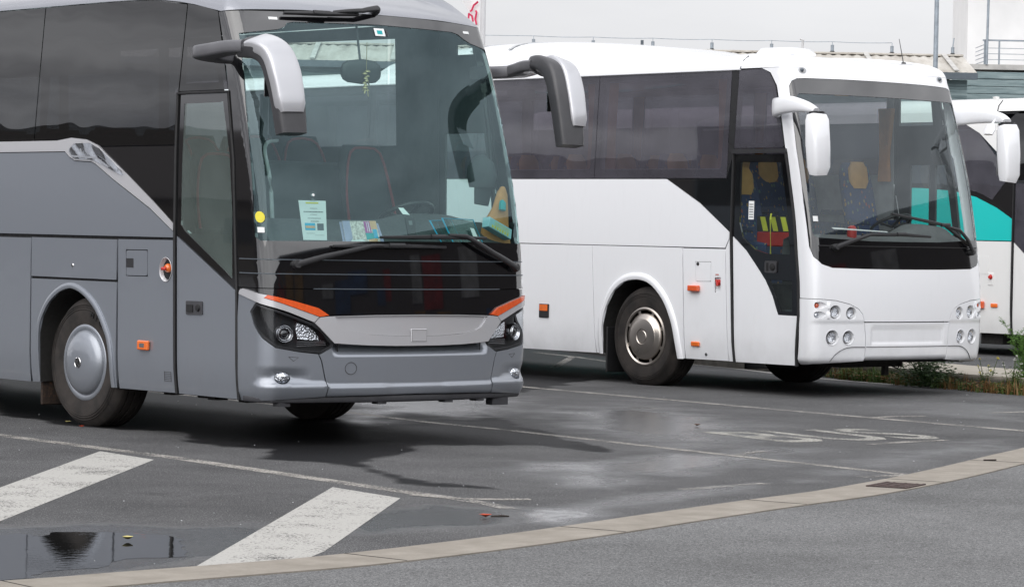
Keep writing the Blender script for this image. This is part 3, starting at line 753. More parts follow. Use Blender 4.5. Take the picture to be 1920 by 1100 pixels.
for sg in (-1, 1):
    def mp_(p): return p if sg < 0 else [(-a, b) for a, b in p]
    br = pan('brow_trim', 'silver', 'F', mp_([(-1.548, 1.130), (-1.540, 1.152), (-1.525, 1.164), (-1.488, 1.172), (-1.243, 1.128), (-1.267, 1.106), (-.864, .969), (-.903, .930), (-1.10, 1.005), (-1.334, 1.078)]), off=.014, thick=.03, res=.05)
    am = pan('orange_reflector', 'amber', 'F', mp_([(-1.264, 1.108), (-1.240, 1.129), (-1.05, 1.084), (-.870, 1.035), (-.786, .982), (-.861, .971), (-1.05, 1.036)]), off=.018, thick=.03, res=.05)
    HL = mp_([(-1.411, 1.004), (-1.342, 1.069), (-1.192, 1.022), (-.907, .921), (-.833, .870), (-.749, .773), (-.753, .743), (-.840, .698), (-1.014, .712), (-1.191, .742), (-1.276, .810), (-1.366, .910)])
    hl = pan('headlight', 'satin', 'F', HL, off=-.075, thick=-.072, res=.05)
    pan('headlight_edge', 'satin', 'F', HL, par=hl, holes=[shrink(HL, .016)], off=.001, thick=.02, res=.05)
    pan('headlight_glass', 'lens', 'F', shrink(HL, .004), par=hl, off=.003, thick=.0, res=.05)
    m = on(GK, 'F', sg*1.122, .842, -.06)
    g = Geo(); g.lathe([(.035, .03), (.040, .045), (.047, .052), (.052, .045), (.052, .02)], m, 32); g.lathe([(.054, .02), (.058, .044), (.064, .05), (.069, .04), (.069, .0)], m, 32); g.build('projector_ring', M['chrome'], hl, 40)
    g = Geo(); g.dome(.036, .02, m @ Matrix.Translation((0, 0, .028))); g.build('projector_lens', M['black'], hl, 60)
    pan('reflector', 'reflector', 'F', mp_([(-1.022, .925), (-.925, .896), (-.870, .850), (-.826, .791), (-1.010, .804), (-1.026, .873)]), par=hl, off=-.045, thick=.03, res=.04)
    for k in range(3):
        pan('lamp_bar', 'chrome', 'F', mp_([(-1.02, .786-.016*k), (-.785, .788-.012*k), (-.788, .782-.012*k), (-1.02, .780-.016*k)]), par=hl, off=-.04, thick=.006, res=.05)
    # bumper corner with its fog lamp
    def rel(s_, z):
        a = -abs(s_)
        o = 0.
        o += .030*max(0, 1-abs(z-.455)/.03)*min(1, max(0, (1.40+a)/.25)) if z > .455 else .030*min(1, max(0, (1.40+a)/.25))*max(0, 1-(.455-z)/.16)
        o -= .02*max(0, (.40-z)/.08)
        o -= .03*max(0, 1-((a+1.13)/.22)**2)*max(0, 1-abs(z-.535)/.07) if abs(a+1.13) < .22 else 0
        return o
    bc = [(-1.584, .93), (-1.560, 1.128), (-1.334, 1.073), (-1.348, 1.066), (-1.415, 1.004), (-1.370, .908), (-1.280, .807), (-1.194, .738), (-1.016, .707), (-.868, .692), (-.842, .639), (-.815, .526), (-.793, .447), (-.801, .376), (-1.128, .356), (-1.35, .338), (-1.560, .331)]
    bcm = pan('bumper_corner', 'grey', 'F', mp_(bc), holes=[mp_(spot(-1.134, .515, .062, .044))], off=.004, thick=.03, res=.035, relief=rel)
    m = on(GK, 'F', sg*1.134, .515, -.02)
    g = Geo(); g.dome(.058, .028, m, 24, .042); fg = g.build('fog_lamp', M['reflector'], bcm, 60)
    g = Geo(); g.dome(.060, .034, m, 24, .043); g.build('fog_lamp_glass', M['lens'], fg, 60)
    g = Geo()
    T = mp_([(-1.096, .673), (-1.02, .668), (-1.058, .641)]); T.append(T[0])
    g.sweep([GK.at('F', a, b)+GK.nrm('F', a, b)*.004 for a, b in T], (.002, .002), n=6); g.build('washer_cover', M['trim'], bcm, 0)
SIL = [(-.898, .927), (-.858, .966), (-.781, .974), (-.40, .984), (0, .987)]
SILB = [(0, .752), (-.2, .752), (-.443, .757), (-.62, .766), (-.742, .774)]
sp = SIL + [(-a, b) for a, b in reversed(SIL[:-1])] + [(-a, b) for a, b in reversed(SILB)] + SILB[1:]
RC = [(-.737, .9695), (-.70, .925), (-.66, .888), (-.60, .864), (-.444, .838), (-.22, .826), (0, .822), (.22, .826), (.444, .838), (.60, .864), (.66, .888), (.70, .925), (.737, .9695), (.4, .9775), (0, .9805), (-.4, .9775)]
so_ = pan('front_centre_panel', 'silver', 'F', sp, holes=[RC], off=.016, thick=.04, res=.045)
pan('recessed_panel', 'silver', 'F', shrink(RC, .0012), par=so_, off=.003, thick=.02, res=.05)
g = Geo(); g.box((0, 0, 0), (.155, .10, .012), mat=on(GK, 'F', .003, .829, .012), bev=.006); e = g.build('emblem_plate', M['silver'], so_, 30)
g = Geo(); m = on(GK, 'F', .003, .829, .0185); g.sweep([m @ Vector(q) for q in ((-.07, -.043, 0), (.07, -.043, 0), (.07, .043, 0), (-.07, .043, 0), (-.07, -.043, 0))], (.002, .0015), n=6); g.build('plate_rim', M['chrome'], e, 0)
def rel_b(s_, z):
    a = abs(s_); o = 0.
    t = max(0., min(1., (z-.675)/.075)); o -= .085*t*t*(3-2*t)*min(1., max(0., (.76-a)/.07))
    k = .030 if a > .32 else .030-.012*min(1, (.32-a)/.08)
    if z > .455: o += k*max(0, 1-(z-.455)/(.016))
    else: o += k*max(0, 1-(.455-z)/.2)
    o -= .02*max(0, (.40-z)/.05)
    return o
bs = [(-.743, .768), (-.752, .742), (-.838, .696), (-.856, .689), (-.833, .639), (-.806, .526), (-.784, .447), (-.792, .378), (-.4, .384), (0, .387)]
bp = bs + [(-a, b) for a, b in reversed(bs[:-1])] + [(.4, .757), (0, .750), (-.4, .757)]
bpo = pan('bumper', 'grey', 'F', bp, off=.004, thick=.05, res=.026, relief=rel_b)
pan('air_gap', 'liner', 'F', [(-.86, .70), (-.86, .95), (.86, .95), (.86, .70)], off=-.10, thick=0, res=.1)
pan('body_frame', 'liner', 'F', [(-1.57, .35), (-1.57, 1.40), (1.57, 1.40), (1.57, .35)], holes=[[(-1.42, .66), (-1.42, 1.10), (-.70, 1.10), (-.70, .66)], [(.70, .66), (.70, 1.10), (1.42, 1.10), (1.42, .66)], [(-.69, .70), (-.69, .80), (.69, .80), (.69, .70)]], off=-.03, thick=0, res=.1)
g = Geo(); g.sweep([GK.at('F', a, b)+GK.nrm('F', a, b)*.0055 for a, b in spot(-.597, .585, .048, .045)+[(-.549, .585)]], (.0022, .0022), n=6); g.build('tow_eye_cover', M['trim'], bpo, 0)
g = Geo(); g.sweep([GK.at('F', s_, .352)+GK.nrm('F', s_, .36)*-.03 for s_ in np.linspace(-1.5, 1.5, 31)], (.03, .03)); 
for s_, d in ((-1.1, .03), (.95, .06), (-.3, .02), (.35, .02), (.7, .02)): g.box(GK.at('F', s_, .33)+Vector((0, .05, -d/2)), (.04+d*2, .08, d))
g.build('lower_lip', M['trim'], grey, 30)
# wipers
wiper(grey, GK, [(-1.03, 1.357), (-.82, 1.415), (-.432, 1.497), (-.30, 1.505)], [(-.74, 1.494), (-.2, 1.503), (.28, 1.497)])
wiper(grey, GK, [(1.09, 1.346), (.78, 1.455), (.487, 1.580), (.32, 1.590)], [(-.335, 1.566), (.2, 1.574), (.735, 1.571)])
wiper(grey, GK, [(.0, 3.315), (-.17, 3.275), (-.42, 3.262)], [(-.84, 3.236), (-.53, 3.245), (-.20, 3.258)], .05)
# roof
def zedge(s_, y):
    if y is None: return lerp_tab([(0, 3.292), (.7, 3.290), (1.1, 3.273), (1.31, 3.255), (2, 3.25)], abs(s_))
    return lerp_tab([(.8, 3.25), (.929, 3.262), (1.347, 3.341), (1.781, 3.386), (2.343, 3.400), (20, 3.400)], y)
ro = roof('roof', M['silver_roof'], grey, GK, zedge, YE, [(0, 0), (.012, .022), (.04, .055), (.10, .095), (.20, .135), (.38, .175), (.65, .205), (1.0, .225), (2, .23)], 1.9)
g = Geo(); g.box((0, 6.6, 3.36), (2.44, 10.8, .03)); g.box((0, 1.15, 3.30), (2.0, .6, .04)); g.build('ceiling', M['interior_light'], grey, 0)
g = Geo()
g.sweep([(-.93, 3.2, 3.0), (-.93, 11.8, 3.0)], (.27, .13), n=14, p=4)
g.build('luggage_rack', M['interior'], grey, 40)
for s_, z_ in ((-.918, 3.211), (.98, 3.211)):
    pan('marker_lamp', 'paper', 'F', rect(s_-.035, z_-.010, s_+.035, z_+.010), off=.003, thick=.003)
st = pan('windscreen_sticker', 'paper', 'F', rect(-.054, 3.122, .045, 3.182), par=scr, off=.002, thick=0)
pan('sticker_print', 'trim', 'F', [(.05, 3.124), (.062, 3.18), (.068, 3.18), (.078, 3.124), (.072, 3.124), (.064, 3.165), (.056, 3.124)], par=scr, off=.002, thick=0, res=.02)
pan('sticker_print', 'tealp', 'F', rect(-.03, 3.136, .022, 3.166), par=scr, off=.0025, thick=0)
pan('round_sticker', 'yellow', 'F', spot(-1.268, 1.705, .034, .042), par=scr, off=.004, thick=0)
pan('square_sticker', 'paper', 'F', rect(-1.292, 1.59, -1.243, 1.630), par=scr, off=.004, thick=0)
# mirrors
def big_mirror(par, g_):
    def P(l): return [(g_*-a, b, c) for a, b, c in l]
    arm = spline(P([(-1.20, .80, 2.905), (-1.36, .80, 2.915), (-1.49, .72, 2.925), (-1.495, .60, 2.935), (-1.45, .42, 2.955), (-1.41, .25, 2.955)]), 4)
    n = len(arm); g = Geo()
    g.sweep(arm, [(.095+.02*(i/n), .052-.004*i/n) for i in range(n)], (0, 0, 1), 20, 6)
    a = g.build('mirror_arm', M['mirror_arm_grey'], par, 50)
    h_ = spline(P([(-1.42, .32, 2.955), (-1.395, .14, 2.945), (-1.375, .0, 2.885), (-1.36, -.085, 2.74), (-1.35, -.145, 2.52), (-1.345, -.185, 2.31)]), 4)
    n = len(h_); g = Geo()
    g.sweep(h_, [(lerp_tab([(0, .095), (.25, .125), (.6, .136), (1, .112)], i/(n-1)), lerp_tab([(0, .058), (.4, .074), (1, .062)], i/(n-1))) for i in range(n)], (0, -1, .3), 22, 5)
    hs_ = g.build('mirror_housing', M['mirror_grey'], par, 50)
    g = Geo(); c_ = h_[2:-3]; k = len(c_)   # silver shell over the front and the outer flank
    wd = [lerp_tab([(0, .095), (.25, .125), (.6, .136), (1, .112)], (i+2)/(n-1)) for i in range(k)]
    off = [q+Vector((-.014 if g_ < 0 else .055, -.042, .028*(1-i/k))) for i, q in enumerate(c_)]
    g.sweep(off, [(wd[i]*(.94 if i < k-1 else .8)*(1 if g_ < 0 else .66), .054 if 0 < i < k-1 else .04) for i in range(k)], (0, -1, .3), 24, 5.5)
    g.build('mirror_cover', M['mirror_silver'], hs_, 50)
    g = Geo(); q = h_[n//2+2]; 
    g.sweep([q+Vector((0, .088, .16)), q+Vector((0, .082, -.16))], (.105, .004), (0, 1, 0), 12, 5); g.build('mirror_glass', M['chrome'], hs_, 30)
big_mirror(grey, 1); big_mirror(grey, -1)
# wheels, chassis, mudflaps
for s_ in (-1, 1):
    wheel(grey, s_*1.235, 2.745, .512, 'grey', 0.03, s_)
    wheel(grey, s_*1.225, 2.85+RW, .512, 'grey', 0, s_)
    if s_ < 0:   # raised maker's lettering on the tyre wall that faces the road
        wh = [o for o in grey.children if o.name.startswith('wheel') and 'arch' not in o.name][0]
        for k, ch in enumerate('MICHELIN'):
            a = math.radians(72-9.5*k); mm = Matrix.Translation((-1.2595, 2.745-.405*math.cos(a)*1.0, .512+.405*math.sin(a))) @ Matrix(((0, 0, -1, 0), (-1, 0, 0, 0), (0, 1, 0, 0), (0, 0, 0, 1))) @ Matrix.Rotation(a-PI/2, 4, 'Z')
            text_mesh('tyre_lettering', ch, .062, M['rubber'], wh, mm, .003, 1.1)
    g = Geo(); g.box((s_*1.05, 3.42, .36), (.38, .025, .46), bev=.01); g.build('mudflap', M['mud'], grey, 0)
g = Geo(); g.box((0, 1.3, .70), (2.2, 1.7, .72)); g.box((0, 2.85, .85), (1.2, 1.5, .5)); g.box((0, 5.9, .62), (2.4, 4.7, .60)); g.box((0, 10.8, .70), (2.4, 2.5, .75)); g.box((0, 9, .9), (1.2, 1.3, .5))
for y in (.75, 1.1, 1.35, 1.8): g.box((-1.1+.3*(y % .5), y, .33), (.12, .1, .06))
g.sweep([(-1.0, 2.745, .5), (1.0, 2.745, .5)], (.07, .07)); g.build('chassis', M['under'], grey, 0)
g = Geo(); g.box((0, YE-.03, 1.9), (2.46, .05, 3.1), bev=.02); rr = g.build('rear_wall', M['grey'], grey, 30)
g = Geo(); g.box((0, YE+.002, 2.75), (2.1, .02, 1.0), bev=.01); g.build('rear_window', M['tint'], rr, 0)
# inside
g = Geo(); g.box((0, 6.9, 1.22), (2.40, 10.2, .06)); g.box((.55, 1.35, 1.08), (1.2, 1.0, .08)); g.box((0, 1.3, .75), (2.3, 1.5, .06)); g.build('floor', M['interior'], grey, 0)
V = []; F_ = []
for i, s_ in enumerate(np.linspace(-1.25, 1.25, 31)):
    hh = .06*math.exp(-((s_-.62)/.42)**4)
    p = GK.at('F', s_, 1.30); q = GK.at('F', s_*.97, 1.5)
    V += [(p.x*.96, p.y+.07, 1.15), (q.x*.96, q.y+.075, 1.525), (q.x*.95, .40, 1.60+hh), (q.x*.95, .66, 1.70+hh), (q.x*.95, .80, 1.67+hh), (q.x*.95, .84, 1.15)]
for i in range(30):
    F_ += [(6*i+j, 6*i+j+1, 6*i+j+7, 6*i+j+6) for j in range(5)]
g = Geo(); g.add(V, F_); g.build('dashboard', M['dash'], grey, 40)
m = Matrix.Translation((.63, .98, 1.74)) @ Matrix.Rotation(math.radians(-28), 4, 'X')
g = Geo(); g.sweep([m @ Vector((.225*math.cos(a), .225*math.sin(a), 0)) for a in np.linspace(0, 2*PI, 37)], (.018, .018), (0, 0, 1), 10, 2, False)
for a in (-.2, PI+.2, -PI/2): g.sweep([m @ Vector((0, 0, -.03)), m @ Vector((.22*math.cos(a), .22*math.sin(a), 0))], (.022, .012))
g.lathe([(0, .02), (.06, .015), (.075, -.04)], m, 20); g.build('steering_wheel', M['satin'], grey, 50)
g = Geo(); g.sweep([(-.305, .625, 2.84), (-.29, .62, 2.84), (-.25, .61, 2.842), (-.12, .60, 2.845), (.01, .61, 2.848), (.05, .62, 2.85), (.065, .625, 2.85)], [(.03, .015), (.062, .03), (.085, .035), (.098, .038), (.085, .035), (.062, .03), (.03, .015)], (0, 1, 0), 20, 2.2); g.sweep([(-.12, .62, 2.9), (-.12, .7, 3.28)], (.008, .008)); g.build('interior_mirror', M['trim'], grey, 50)
g = Geo(); g.box((-.12, 1.9, 2.0), (.06, .03, 1.4)); g.box((.35, 1.85, 1.72), (1.0, .05, .9), bev=.04); g.box((-.75, 1.85, 1.55), (.8, .05, .62), bev=.04); g.build('partition', M['interior'], grey, 30)
g = Geo(); g.sweep(spline([(-.62, 1.0, 1.0), (-.66, 1.02, 1.9), (-.6, 1.2, 2.25), (-.2, 1.6, 2.32)], 5), (.014, .014)); g.build('hand_rail', M['interior_light'], grey, 50)
seat('seat', grey, (.66, 1.32, 1.06), M['seat_dark'], M['seat_red'], None, 0, 1.25)
seat('seat', grey, (-.72, 1.42, 1.0), M['seat_dark'], M['seat_red'], None, 0, 1.22)
s0 = seat('seat', grey, (-.92, 2.55, 1.25), M['seat_dark'], M['seat_red'], None)
for r_ in range(7):
    for x_ in (-.92, -.44, .44, .92):
        if (r_, x_) != (0, -.92): copy_tree(s0, grey, (x_+.92, r_*.86, 0))
# ------------------------------------------------------------------ the white coach
WK = Skin(**WHITE)
white = empty('touring_coach', (22.808, 20.652, 0), -.0152)
tag(white, 'plain white touring coach with round headlights, white mirrors and ochre headrests inside', 'coach', 'coaches parked in the bays')
def wp(name, mat, chart, poly, par=None, **k): return panel(name, M[mat], par or white, WK, chart, poly, **k)
ARCH2 = [(3.353, .312), (3.362, .624), (3.296, .836), (3.172, 1.011), (3.002, 1.111), (2.804, 1.138), (2.634, 1.111), (2.492, 1.03), (2.348, .885), (2.231, .666), (2.175, .45), (2.152, .314)]
for c_ in ('L', 'R'):
    vis = c_ == 'L'
    wp('body_frame', 'liner', c_, [(.36, .33), (2.14, .33)] + list(reversed(ARCH2))[1:-1] + [(3.37, .33), (8.35, .33), (8.35, 1.1), (9.45, 1.1), (9.45, .33), (YE, .33), (YE, 1.6), (1.45, 1.58), (.46, 1.56), (.36, 1.2)] if not vis else [(1.28, .33), (2.14, .33)] + list(reversed(ARCH2))[1:-1] + [(3.37, .33), (8.35, .33), (8.35, 1.1), (9.45, 1.1), (9.45, .33), (YE, .33), (YE, 1.6), (1.30, 1.6)], off=-.022, thick=0, res=.15)
    wp('side_panel', 'white', c_, [(2.043, .318), (2.104, 1.493), (3.566, 1.494), (3.480, .316)] + [(3.353, .312)] + ARCH2[1:-1] + [(2.152, .314)], gap=.002, res=.09)
    wp('side_panel', 'white', c_, [(3.484, .314), (3.570, 1.494), (5.60, 1.490), (5.52, .306)], gap=.002, res=.12)
    wp('side_panel', 'white', c_, [(5.526, .306), (5.606, 1.490), (7.4, 1.49), (7.32, .306)], gap=.003, res=.12)
    wp('side_panel', 'white', c_, [(7.326, .306), (7.406, 1.49), (YE, 1.49), (YE, .306), (9.48, .306), (9.48, .8), (9.3, 1.05), (8.9, 1.13), (8.5, 1.05), (8.32, .8), (8.32, .306)], gap=.003, res=.12)
    if vis:
        sv = wp('service_panel', 'white', c_, [(2.096, 1.490), (1.443, 1.490), (1.373, .320), (2.036, .317)], holes=[[(1.893, 1.349), (1.654, 1.353), (1.648, 1.143), (1.886, 1.138)], [(1.592, 1.188), (1.503, 1.191), (1.498, 1.034), (1.588, 1.031)]], gap=.003, res=.08)
        fl = wp('fuel_flap', 'white', c_, [(1.891, 1.347), (1.656, 1.351), (1.650, 1.145), (1.884, 1.140)], par=sv, round_=.018, gap=.002, res=.07)
        g = Geo(); g.lathe([(0, .012), (.014, .010), (.02, 0)], on(WK, c_, 1.855, 1.325), 18); g.build('flap_lock', M['satin'], fl)
        wp('switch_recess', 'white', c_, [(1.592, 1.188), (1.503, 1.191), (1.498, 1.034), (1.588, 1.031)], par=sv, off=-.02, thick=-.02, res=.06)
        g = Geo(); m = on(WK, c_, 1.545, 1.135, -.02); g.lathe([(0, .03), (.02, .03), (.03, .01), (.034, 0)], m, 20); g.sweep([m @ Vector((-.012, .03, .03)), m @ Vector((.012, -.03, .034))], (.013, .012)); g.build('isolator_key', M['red'], sv, 40)
        g = Geo(); g.box((0, 0, 0), (.02, .03, .02), mat=on(WK, c_, 1.545, 1.112, .005)); g.build('key_tab', M['orange'], sv, 0)
        lb = wp('warning_label', 'paper', c_, rect(1.518, 1.205, 1.592, 1.232), par=sv, off=.002, thick=0)
        wp('label_print', 'red', c_, rect(1.53, 1.214, 1.58, 1.224), par=lb, off=.003, thick=0)
        wp('narrow_panel', 'white', c_, [(1.438, 1.490), (1.374, 1.600), (1.290, .319), (1.369, .319)], gap=.002, res=.07)
        wp('upper_panel', 'white', c_, [(YE, 2.225), (2.379, 2.217), (1.851, 1.963), (1.385, 1.664), (1.385, 1.61), (1.447, 1.500), (YE, 1.497)], res=.11)
        wp('dark_sweep', 'black', c_, [(2.374, 2.219), (1.46, 2.219), (1.362, 2.50), (1.345, 1.640), (1.851, 1.969)], off=-.003, res=.08, thick=.015)
        marker_light(white, WK, c_, 1.889, 1.067, .155, .062, 'amber', 'side_repeater', .05)
        marker_light(white, WK, c_, 1.867, .481, .13, .052, 'orange', 'side_marker', .02)
        bx = marker_light(white, WK, c_, 4.363, .747, .17, .155, 'satin', 'marker_box', .012)
        g = Geo(); g.box((0, .035, .014), (.135, .07, .01), mat=on(WK, c_, 4.363, .747)); g.build('side_marker_lens', M['orange'], bx, 0)
        g = Geo(); g.lathe([(0, .010), (.014, .010), (.02, 0)], on(WK, c_, 1.714, .377), 4); g.build('jacking_plug', M['satin'], white, 0)
    else:
        wp('upper_panel', 'white', c_, [(YE, 2.225), (1.45, 2.225), (1.30, 1.60), (1.35, 1.497), (YE, 1.497)], res=.13)
        wp('front_side_panel', 'white', c_, [(2.096, 1.490), (1.33, 1.490), (1.30, 1.58), (.45, 1.58), (.36, 1.2), (.33, .83), (.38, .32), (2.036, .317)], gap=.003, res=.1)
    # glazing: frames behind, panes in front
    PANES = [[(3.522, 3.352), (1.431, 3.344), (1.454, 2.228), (3.560, 2.229)]]
    PC = [[(3.435, 3.295), (1.505, 3.290), (1.553, 2.318), (3.490, 2.322)]]
    t0, b0 = 3.531, 3.568
    for k in range(4):
        PANES.append([(t0+2.09, 3.356), (t0, 3.352), (b0, 2.229), (b0+2.09, 2.229)]); PC.append([(t0+2.01, 3.297), (t0+.08, 3.295), (b0+.08, 2.322), (b0+2.02, 2.322)]); t0 += 2.1; b0 += 2.1
    for P_, Q_ in zip(PANES, PC):
        f_ = wp('side_window', 'frit', c_, P_, holes=[fillet(Q_, .05)], off=-.010, thick=.0, res=.12)
        wp('window_glass', 'tint2', c_, P_, par=f_, off=.0, thick=.008, res=.13)
    if vis:
        PF = fillet([(1.315, 3.346), (.985, 3.353), (.872, 3.312), (.775, 3.177), (.618, 2.538), (1.354, 2.538)], [.0, .0, .1, .12, .03, .0])
        QF = fillet([(1.270, 3.295), (.985, 3.297), (.868, 3.214), (.808, 3.08), (.682, 2.590), (1.305, 2.590)], .04)
        f_ = wp('front_side_window', 'frit', c_, PF, holes=[QF], off=-.008, thick=.02, res=.07)
        wp('window_glass', 'tint2', c_, PF, par=f_, off=.001, thick=.006, res=.08)
        wp('window_pillar', 'frit', c_, [(1.425, 3.344), (1.320, 3.346), (1.362, 2.50), (1.45, 2.228)], off=-.002, thick=.02, gap=.001)
    else:
        PF = [(1.42, 3.346), (.985, 3.353), (.86, 3.28), (.775, 3.15), (.545, 2.2), (.455, 1.60), (1.42, 1.60)]
        Q1 = [(1.18, 2.42), (.66, 2.42), (.545, 1.68), (1.18, 1.68)]; Q0 = [(1.12, 2.42), (1.16, 1.7)]
        f_ = wp('driver_window', 'trim', c_, PF, holes=[[(1.19, 2.43), (.91, 2.43), (.91, 1.68), (1.19, 1.68)], [(.82, 2.43), (.68, 2.43), (.55, 1.68), (.82, 1.68)], [(1.36, 3.28), (1.0, 3.28), (.9, 3.2), (.86, 2.86), (1.36, 2.86)]], off=-.008, thick=.03, res=.08)
        wp('window_glass', 'clearglass', c_, PF, par=f_, off=.001, thick=.006, res=.09)
    holes = [[(y+.06, 3.27), (y+.08, 2.33), (y+2.0, 2.33), (y+1.99, 3.27)] for y in (3.56, 5.66, 7.76, 9.86)] + [[(1.52, 3.27), (1.55, 2.33), (3.46, 2.33), (3.43, 3.27)]]
    wp('interior_lining', 'interior_light', c_, [(1.42, 1.60), (YE, 1.60), (YE, 3.33), (1.42, 3.33)], holes=holes, off=-.05, thick=.01, res=.2)
    g = Geo(); lip = [WK.at(c_, q.x, q.y)+WK.nrm(c_, q.x, q.y)*.006 for q in spline([(a, b, 0) for a, b in ARCH2], 3)]
    cen = Vector((0, 2.75, .5)); V = []
    for q in lip:
        d = Vector((0, q.y-cen.y, max(0, q.z-cen.z))).normalized(); n = Vector((-1 if vis else 1, 0, 0))
        V += [tuple(q-n*.05), tuple(q+n*.012), tuple(q+d*.03+n*.020), tuple(q+d*.062+n*.012), tuple(q+d*.075-n*.01)]
    g.add(V, [(5*i+j, 5*i+j+1, 5*i+j+6, 5*i+j+5) for i in range(len(lip)-1) for j in range(4)]); g.build('wheel_arch', M['white'], white, 60)
    arc_liner('wheel_arch_liner', white, ARCH2, (-1.27 if vis else 1.27), (.46 if vis else -.46))
    arc_liner('wheel_arch_liner', white, arch_shift(ARCH2, 6.15), (-1.25 if vis else 1.25), (.55 if vis else -.55))
# door
DR = [(1.340, 2.474), (.590, 2.474), (.520, 2.182), (.443, 1.83), (.390, 1.421), (.359, 1.175), (.334, .857), (.347, .824), (.386, .320), (1.272, .317), (1.333, 1.626)]
SW = [(1.331, 1.629), (1.129, 1.479), (.968, 1.319), (.835, 1.179), (.728, 1.020), (.641, .830), (.343, .828)]
dw = wp('door', 'white', 'L', [(1.331, 1.624)] + SW[1:] + [(.386, .320), (1.272, .317)], res=.07, gap=.002)
tag(dw, 'white entry door with a black glazed sweep down to its front edge')
UP = [(1.338, 2.472), (.592, 2.472), (.522, 2.182), (.445, 1.83), (.392, 1.421), (.361, 1.175), (.345, .832)] + SW[:-1][::-1]
C1 = fillet([(1.246, 2.392), (.649, 2.388), (.538, 1.863), (.485, 1.448), (.818, 1.450), (.999, 1.490), (1.185, 1.612), (1.243, 1.766)], [.02, .02, 0, .02, .05, .05, .05, .03])
C2 = fillet([(.780, 1.184), (.450, 1.185), (.440, .868), (.600, .866)], .015)
wp('door_glass_frame', 'black', 'L', UP, par=dw, holes=[C1, C2], off=-.004, thick=.02, res=.06)
for q in (C1, C2): wp('door_glass', 'clearglass', 'L', shrink(q, -.004), par=dw, off=-.007, thick=.004, res=.07)
lk = wp('door_lock', 'trim', 'L', rect(.668, 1.256, .839, 1.378), par=dw, off=.012, thick=.014, round_=.02)
g = Geo(); m = on(WK, 'L', .722, 1.317, .012); g.lathe([(0, .016), (.016, .014), (.034, .010), (.038, 0)], m, 20); g.box((-.075, 0, .001), (.03, .085, .006), mat=m); g.build('lock_barrel', M['liner'], lk, 30)
lb = wp('door_sticker', 'paper', 'L', rect(1.02, 1.80, 1.10, 1.99), par=dw, off=.006, thick=0)
for k in range(6): wp('sticker_print', 'ink', 'L', rect(1.03, 1.82+.026*k, 1.09, 1.83+.026*k), par=lb, off=.007, thick=0)
wp('door_header', 'satin', 'L', [(1.376, 2.530), (.574, 2.526), (.570, 2.484), (1.372, 2.480)], off=.025, thick=.04, res=.08)
seal([(1.285, .315), (1.352, 1.62), (1.352, 2.478)], (.012, .020), WK, 'L', white)
seal([(.372, .315), (.336, .83), (.350, 1.175), (.380, 1.42), (.432, 1.83), (.508, 2.182), (.580, 2.478)], (.012, .022), WK, 'L', white)
g = Geo(); g.sweep([(-1.14, .90, 1.40), (-1.14, .92, 1.80), (-1.05, 1.0, 1.86)], (.009, .009)); g.build('hand_rail', M['yellow'], white, 40)
g = Geo(); g.box((-1.0, .86, 1.60), (.03, .78, .15), bev=.01); gr_ = g.build('entry_guard', M['red'], white, 30)  # striped board added to imitate coloured reflections in the door glass
for k in range(5):
    g = Geo(); y = .47+.15*k; P = [(-1.02, y, 1.685), (-1.02, y+.075, 1.685), (-1.02, y+.125, 1.83), (-1.02, y+.05, 1.83)]
    g.add(P, [(0, 1, 2, 3)]); g.build('warning_stripe', M['yellow'], gr_, 0)
g = Geo(); g.box((-.998, .86, 1.76), (.02, .78, .16)); g.build('guard_board', M['satin'], gr_, 0)
# front
sL = lambda y, z: WK.s_at(y, z)
EDGE = [(-1.385, .335), (-1.43, .80), (-1.442, 1.01), (-1.435, 1.42), (-1.420, 1.83), (-1.415, 2.18), (-1.42, 2.52)]
EDGE = [(sL(.360, .335), .335), (sL(.318, .83), .83), (sL(.335, 1.175), 1.175), (sL(.366, 1.42), 1.42), (sL(.418, 1.83), 1.83), (sL(.495, 2.182), 2.182), (sL(.568, 2.50), 2.50), (sL(.600, 2.54), 2.54), (sL(.755, 3.177), 3.177), (sL(.855, 3.312), 3.312), (sL(.985, 3.36), 3.36)]
SUR = [(-1.232, 3.10), (-1.222, 3.17), (-1.185, 3.225), (-1.12, 3.250), (-.994, 3.257), (-.5, 3.263), (-.107, 3.264), (.3, 3.264), (.68, 3.262), (1.0, 3.256), (1.12, 3.250), (1.185, 3.225), (1.222, 3.17), (1.232, 3.10), (1.276, 2.519), (1.288, 1.977), (1.278, 1.535), (1.245, 1.433), (1.162, 1.358), (1.034, 1.322), (.5, 1.314), (-.172, 1.312), (-.6, 1.314), (-1.034, 1.322), (-1.162, 1.358), (-1.245, 1.433), (-1.278, 1.535), (-1.288, 1.977), (-1.276, 2.519)]
CLR = fillet([(-1.165, 3.095), (-.6, 3.098), (0, 3.10), (.6, 3.098), (1.165, 3.095), (1.218, 2.519), (1.244, 1.978), (1.235, 1.63), (.5, 1.60), (0, 1.598), (-.5, 1.60), (-1.235, 1.63), (-1.244, 1.978), (-1.218, 2.519)], [.05, 0, 0, 0, .05, 0, 0, .07, 0, 0, 0, .07, 0, 0])
mask_l = EDGE + [(-.9, 3.36), (-.4, 3.36), (0, 3.36)]
outer = EDGE + [(-1.0, 3.362), (-.5, 3.364), (0, 3.365), (.5, 3.364), (1.0, 3.362)] + [(-a, b) for a, b in reversed(EDGE)]
bot = [(1.0, .357), (.5, .366), (0, .37), (-.5, .366), (-1.0, .357)]
